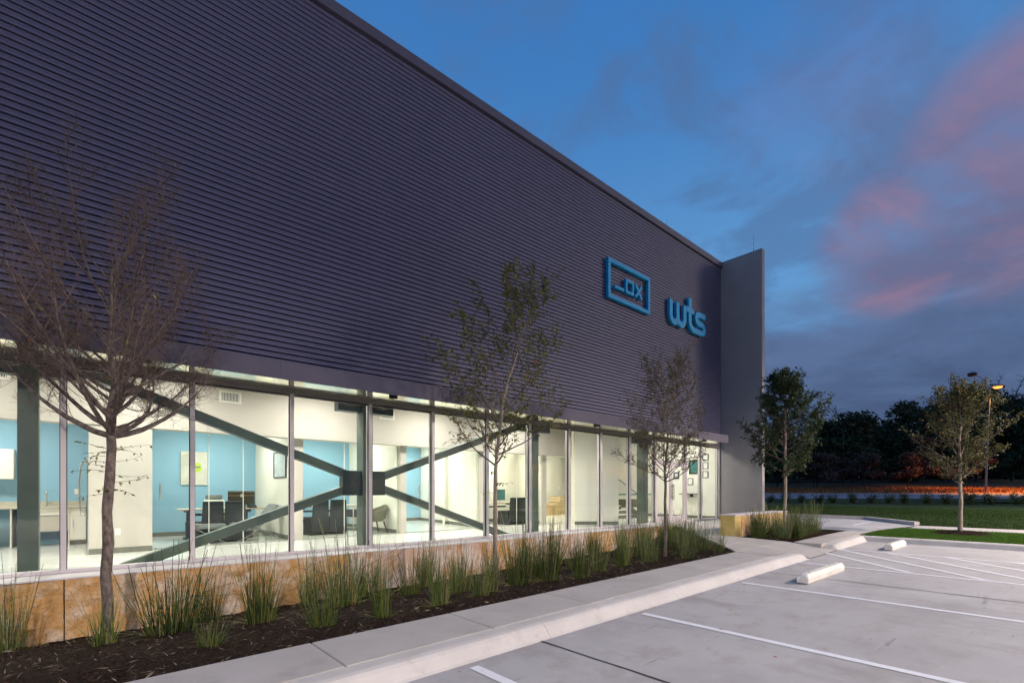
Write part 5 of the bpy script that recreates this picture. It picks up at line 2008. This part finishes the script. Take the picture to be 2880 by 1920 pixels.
# shelf unit in the second office
t = thing('low_shelf', 'white metal low shelf with black drawers beside the second desk', 'shelf', (6.12, 14.2, FL + .001))
mb = MB()
for x in (5.98, 6.34):
    for y in (13.9, 14.5):
        mb.box(x - .012, x + .012, y - .012, y + .012, FL + .001, FL + .76)
for z in (.05, .36, .748):
    mb.box(5.969, 6.351, 13.889, 14.511, FL + z, FL + z + .012)
mb.build('shelf_frame', white_cab, t)
MB().box(6.0, 6.32, 13.92, 14.48, FL + .375, FL + .60).build('drawer', frame_b, t)


def picture(name, label, cat, x0, x1, z0, z1, y=None, wallx=None, art=art_m, fw=.022, fm=frame_b, th=.03):
    """framed picture on a wall facing -Y (y given) or facing -X (wallx given; x0, x1 are then y)"""
    t = thing(name, label, cat, ((x0 + x1) / 2, y, z0) if wallx is None else (wallx, (x0 + x1) / 2, z0), group='framed pictures on the inner walls')

    def bx(a0, a1, c0, c1, d0, d1):
        return MB().box(a0, a1, y - d1, y - d0, c0, c1) if wallx is None else MB().box(wallx - d1, wallx - d0, a0, a1, c0, c1)
    mb = bx(x0, x1, z1 - fw, z1, .001, th)
    for q in ((x0, x1, z0, z0 + fw), (x0, x0 + fw, z0 + fw + .0005, z1 - fw - .0005), (x1 - fw, x1, z0 + fw + .0005, z1 - fw - .0005)):
        m2 = bx(*q, .001, th)
        mb.add(m2.v, m2.f)
    mb.build('frame', fm, t)
    bx(x0 + fw, x1 - fw, z0 + fw, z1 - fw, .002, .012).build('print', art, t)
    return bx, t


# canvas on the blue wall: pale ground, striped corner, lime rounded shape
t = thing('canvas_picture', 'tall pale canvas with a small lime green shape on the blue office wall', 'picture', (2.16, OB - .001, .15))
MB().box(1.87, 2.46, OB - .04, OB - .001, .15, 1.03).build('canvas', canvas_m, t)
mb = MB()
pts = [(2.25 + .085 * math.cos(a) * (1 - .18 * math.sin(a)), .62 + .13 * math.sin(a)) for a in np.linspace(0, 2 * PI, 21)[:-1]]
mb.extrude_y(pts, OB - .043, OB - .0405)
mb.build('lime_shape', lime, t)
MB().box(2.19, 2.31, OB - .046, OB - .0435, .60, .65).build('dark_band', ink, t)
for k in range(6):
    MB().beam((1.875, OB - .042, .62 + .055 * k), (2.03 + .02 * k, OB - .042, .70 + .055 * k), .002, .010).build('grey_line', ink, t)
picture('framed_drawing', 'framed pale watercolour on the white side wall of the first office', 'picture', 12.35, 13.35, .32, .97, wallx=3.65)
picture('framed_poster', 'large dark framed poster on the lobby wall right of the doors', 'picture', 10.25, 10.68, .72, 1.32, wallx=FX - .062, fw=.05, art=teal_s)
for i, (z0, lab) in enumerate(((1.27, 'top of three stacked certificates on the lobby wall'), (.92, 'middle of three stacked certificates on the lobby wall'), (.54, 'bottom of three stacked certificates on the lobby wall'))):
    picture('framed_certificate', lab, 'picture', 9.82, 10.06, z0, z0 + .28, wallx=FX - .062, art=paper, fw=.02)
picture('framed_certificate', 'lone certificate below the dark poster on the lobby wall', 'picture', 10.5, 10.74, .25, .54, wallx=FX - .062, art=paper, fw=.02)
picture('framed_certificate', 'certificate on the lobby wall seen through the entrance door glass', 'picture', 11.15, 11.42, .52, .82, wallx=FX - .062, art=art_m, fw=.05)
t = thing('wall_shelf', 'narrow dark wall shelf in the lobby right of the entrance doors', 'shelf', (FX - .2, 10.4, -.16))
MB().box(FX - .35, FX - .062, 10.1, 11.0, -.16, -.125).build('shelf_board', gusset_m, t)
MB().box(FX - .30, FX - .062, 10.5, 10.53, -.28, -.161).build('bracket', gusset_m, t)
# reception desk
t = thing('reception_desk', 'pale reception desk with dark band and teal top inside the entrance', 'desk', (18.2, 12.6, FL + .001))
MB().box(17.5, 19.2, 12.4, 12.9, FL + .001, FL + .44).build('lower_panel', white_cab, t)
MB().box(17.48, 19.2, 12.38, 12.9, FL + .441, FL + .80).build('front_band', mon_back, t)
MB().box(17.4, 19.3, 12.25, 12.95, FL + .98, FL + 1.03).build('counter_top', teal_s, t)
MB().box(17.52, 19.18, 12.42, 12.88, FL + .801, FL + .979).build('upper_panel', white_cab, t)

# kitchen at the left
t = thing('kitchen_counter', 'white kitchen base units with a beige worktop and open knee space', 'kitchen counter', (-1.3, 14.4, FL + .001))
MB().box(-3.9, .02, 14.06, 14.77, -.375, -.335).build('worktop', counter_m, t, bevel=.004)
MB().box(-3.9, .02, 14.735, 14.775, -.334, -.235).build('splashback', counter_m, t)
for x in (-1.13, -1.02, -.26):
    MB().box(x - .012, x + .012, 14.10, 14.76, FL + .001, -.376).build('gable', white_cab, t)
MB().box(-1.0, -.275, 14.10, 14.12, -.52, -.376).build('apron', white_cab, t)
MB().hexa([(-1.0, 14.13, -.86), (-.275, 14.13, -.86), (-.275, 14.15, -.86), (-1.0, 14.15, -.86)], [(-1.0, 14.105, -.535), (-.275, 14.105, -.535), (-.275, 14.125, -.535), (-1.0, 14.125, -.535)]).build('knee_panel', beige_w, t)
MB().box(-.245, .015, 14.13, 14.76, FL + .10, -.376).build('cabinet_box', white_cab, t)
MB().box(-.24, .012, 14.105, 14.129, FL + .11, -.545).build('cabinet_door', white_cab, t)
MB().box(-.24, .012, 14.105, 14.129, -.535, -.385).build('drawer_front', white_cab, t)
MB().box(-.20, -.19, 14.085, 14.104, -.80, -.62).build('handle', chrome, t)
MB().box(-.245, .015, 14.16, 14.76, FL + .001, FL + .099).build('toe_kick', base_m, t)
t = thing('wall_cabinet', 'white wall cabinet over the worktop at the left edge', 'cabinet', (-1.9, 14.6, .24))
MB().box(-3.6, -1.11, 14.44, 14.775, .24, .86).build('cabinet_box', white_cab, t)
for a, b in ((-2.72, -1.915), (-1.905, -1.12)):
    MB().box(a, b, 14.42, 14.439, .245, .855).build('cabinet_door', white_cab, t)
t = thing('tap', 'tall curved chrome kitchen tap on the worktop', 'tap', (-.62, 14.5, -.334))
mb = MB()
mb.tube([(-.62, 14.5, -.334), (-.62, 14.5, -.06)] + [(-.62 + .0, 14.5 - .07 + .07 * math.cos(a), -.06 + .07 * math.sin(a)) for a in np.linspace(.3, PI, 7)] + [(-.62, 14.36, -.13)], .014, .012, 8)
mb.build('spout', chrome, t, smooth=True)
MB().tube([(-.62, 14.5, -.26), (-.50, 14.48, -.25)], .012, .010, 6).build('lever', chrome, t)
for x, z in ((-1.62, -.06), (-.14, -.02)):
    MB().box(x - .04, x + .04, 14.768, 14.779, z - .06, z + .06).build('socket_plate', white_w, bld)
t = thing('refrigerator', 'stainless refrigerator with curved handle beside the greige stub wall', 'refrigerator', (.48, 12.35, FL + .001))
MB().box(.09, .95, 11.92, 12.82, FL + .03, FL + 1.78).build('fridge_body', alu_dark, t)
MB().box(.03, .085, 11.92, 12.82, FL + .64, FL + 1.78).build('door', chrome, t, bevel=.01)
MB().box(.03, .085, 11.92, 12.82, FL + .06, FL + .625).build('freezer_drawer', chrome, t, bevel=.01)
mb = MB().tube([(.03, 12.05, FL + .70)] + [(-.05 - .03 * math.sin(s * PI), 12.05, FL + .72 + .95 * s) for s in np.linspace(0, 1, 9)] + [(.03, 12.05, FL + 1.69)], .014, .014, 8)
mb.build('handle', chrome, t, smooth=True)
t = thing('waste_bin', 'slim dark waste bin at the left edge under the worktop', 'bin', (-1.55, 13.9, FL + .001))
MB().hexa([(-1.68, 13.75, FL + .001), (-1.42, 13.75, FL + .001), (-1.42, 14.05, FL + .001), (-1.68, 14.05, FL + .001)], [(-1.72, 13.72, FL + .55), (-1.38, 13.72, FL + .55), (-1.38, 14.06, FL + .55), (-1.72, 14.06, FL + .55)]).build('bin_body', gusset_m, t, bevel=.01)
MB().box(-1.73, -1.37, 13.71, 14.07, FL + .551, FL + .59).build('lid', frame_b, t)

# store room: cardboard boxes and wooden crates
for i, (x, y, w, d_, h, rz, lab) in enumerate(((15.9, 16.5, .5, .4, .42, .2, 'orange tinted cardboard box at the left of the store room'), (16.5, 16.2, .75, .55, .40, -.3, 'open cardboard carton in the middle of the store room'),
                                               (16.75, 16.85, .5, .5, .36, .5, 'small carton behind the open one'))):
    t = thing('cardboard_box', lab, 'box', (x, y, FL + .001), rz, 'cartons in the store room')
    o = MB().box(-w / 2, w / 2, -d_ / 2, d_ / 2, 0, h).build('carton', cardboard)
    o.parent = t
    for s in (-1, 1):
        o = MB().hexa([(-w / 2, s * d_ / 2 - .004, h), (w / 2, s * d_ / 2 - .004, h), (w / 2, s * d_ / 2 + .004, h), (-w / 2, s * d_ / 2 + .004, h)],
                      [(-w / 2, s * (d_ / 2 + .12), h + .1), (w / 2, s * (d_ / 2 + .12), h + .1), (w / 2, s * (d_ / 2 + .128), h + .1), (-w / 2, s * (d_ / 2 + .128), h + .1)]).build('flap', cardboard)
        o.parent = t
zz = FL + .002
for i, (h, w, lab) in enumerate(((.14, 1.1, 'bottom slatted pine crate of the stack'), (.22, .95, 'second slatted pine crate of the stack'), (.24, .8, 'third slatted pine crate of the stack'), (.28, .5, 'topmost slatted pine crate of the stack'))):
    t = thing('pine_crate', lab, 'crate', (17.35 + .03 * i, 16.35, zz), .05 * i, 'stacked pine crates in the store room')
    for s in (-1, 1):
        for k in range(2):
            o = MB().box(-w / 2, w / 2, s * .3 - .01, s * .3 + .01, h * (.05 + .5 * k), h * (.40 + .5 * k)).build('slat', raw_wood)
            o.parent = t
            o = MB().box(s * w / 2 - .01, s * w / 2 + .01, -.288, .288, h * (.05 + .5 * k), h * (.40 + .5 * k)).build('slat', raw_wood)
            o.parent = t
    o = MB().box(-w / 2 + .012, w / 2 - .012, -.288, .288, .0, .016).build('crate_bottom', raw_wood)
    o.parent = t
    for sx in (-1, 1):
        o = MB().box(sx * (w / 2 - .04), sx * (w / 2 - .012), -.288, -.26, .017, h).build('corner_post', raw_wood)
        o.parent = t
    zz += h + .004

# litter on the concrete
rg = random.Random(404)
mb = MB()
for i in range(46):
    x, y = rg.uniform(1.5, 14), rg.uniform(-.5, 3.5)
    if rg.random() < .35:
        y = rg.uniform(3.3, 3.55)
    a = rg.uniform(0, 6.28)
    s = rg.uniform(.012, .034)
    z = P(x) + .008
    dx, dy = math.cos(a) * s, math.sin(a) * s
    mb.mi = rg.choice((0, 0, 1, 2))
    mb.add([(x - dx, y - dy, z), (x - dy * .4, y + dx * .4, z + .008), (x + dx, y + dy, z + .003), (x + dy * .4, y - dx * .4, z + .006)], [(0, 1, 2), (0, 2, 3)])
o = mb.build('leaf_litter', [twig_b, orange, cardboard])
tag(o, 'few small dry leaves scattered over the parking concrete', 'leaf litter', kind='stuff')
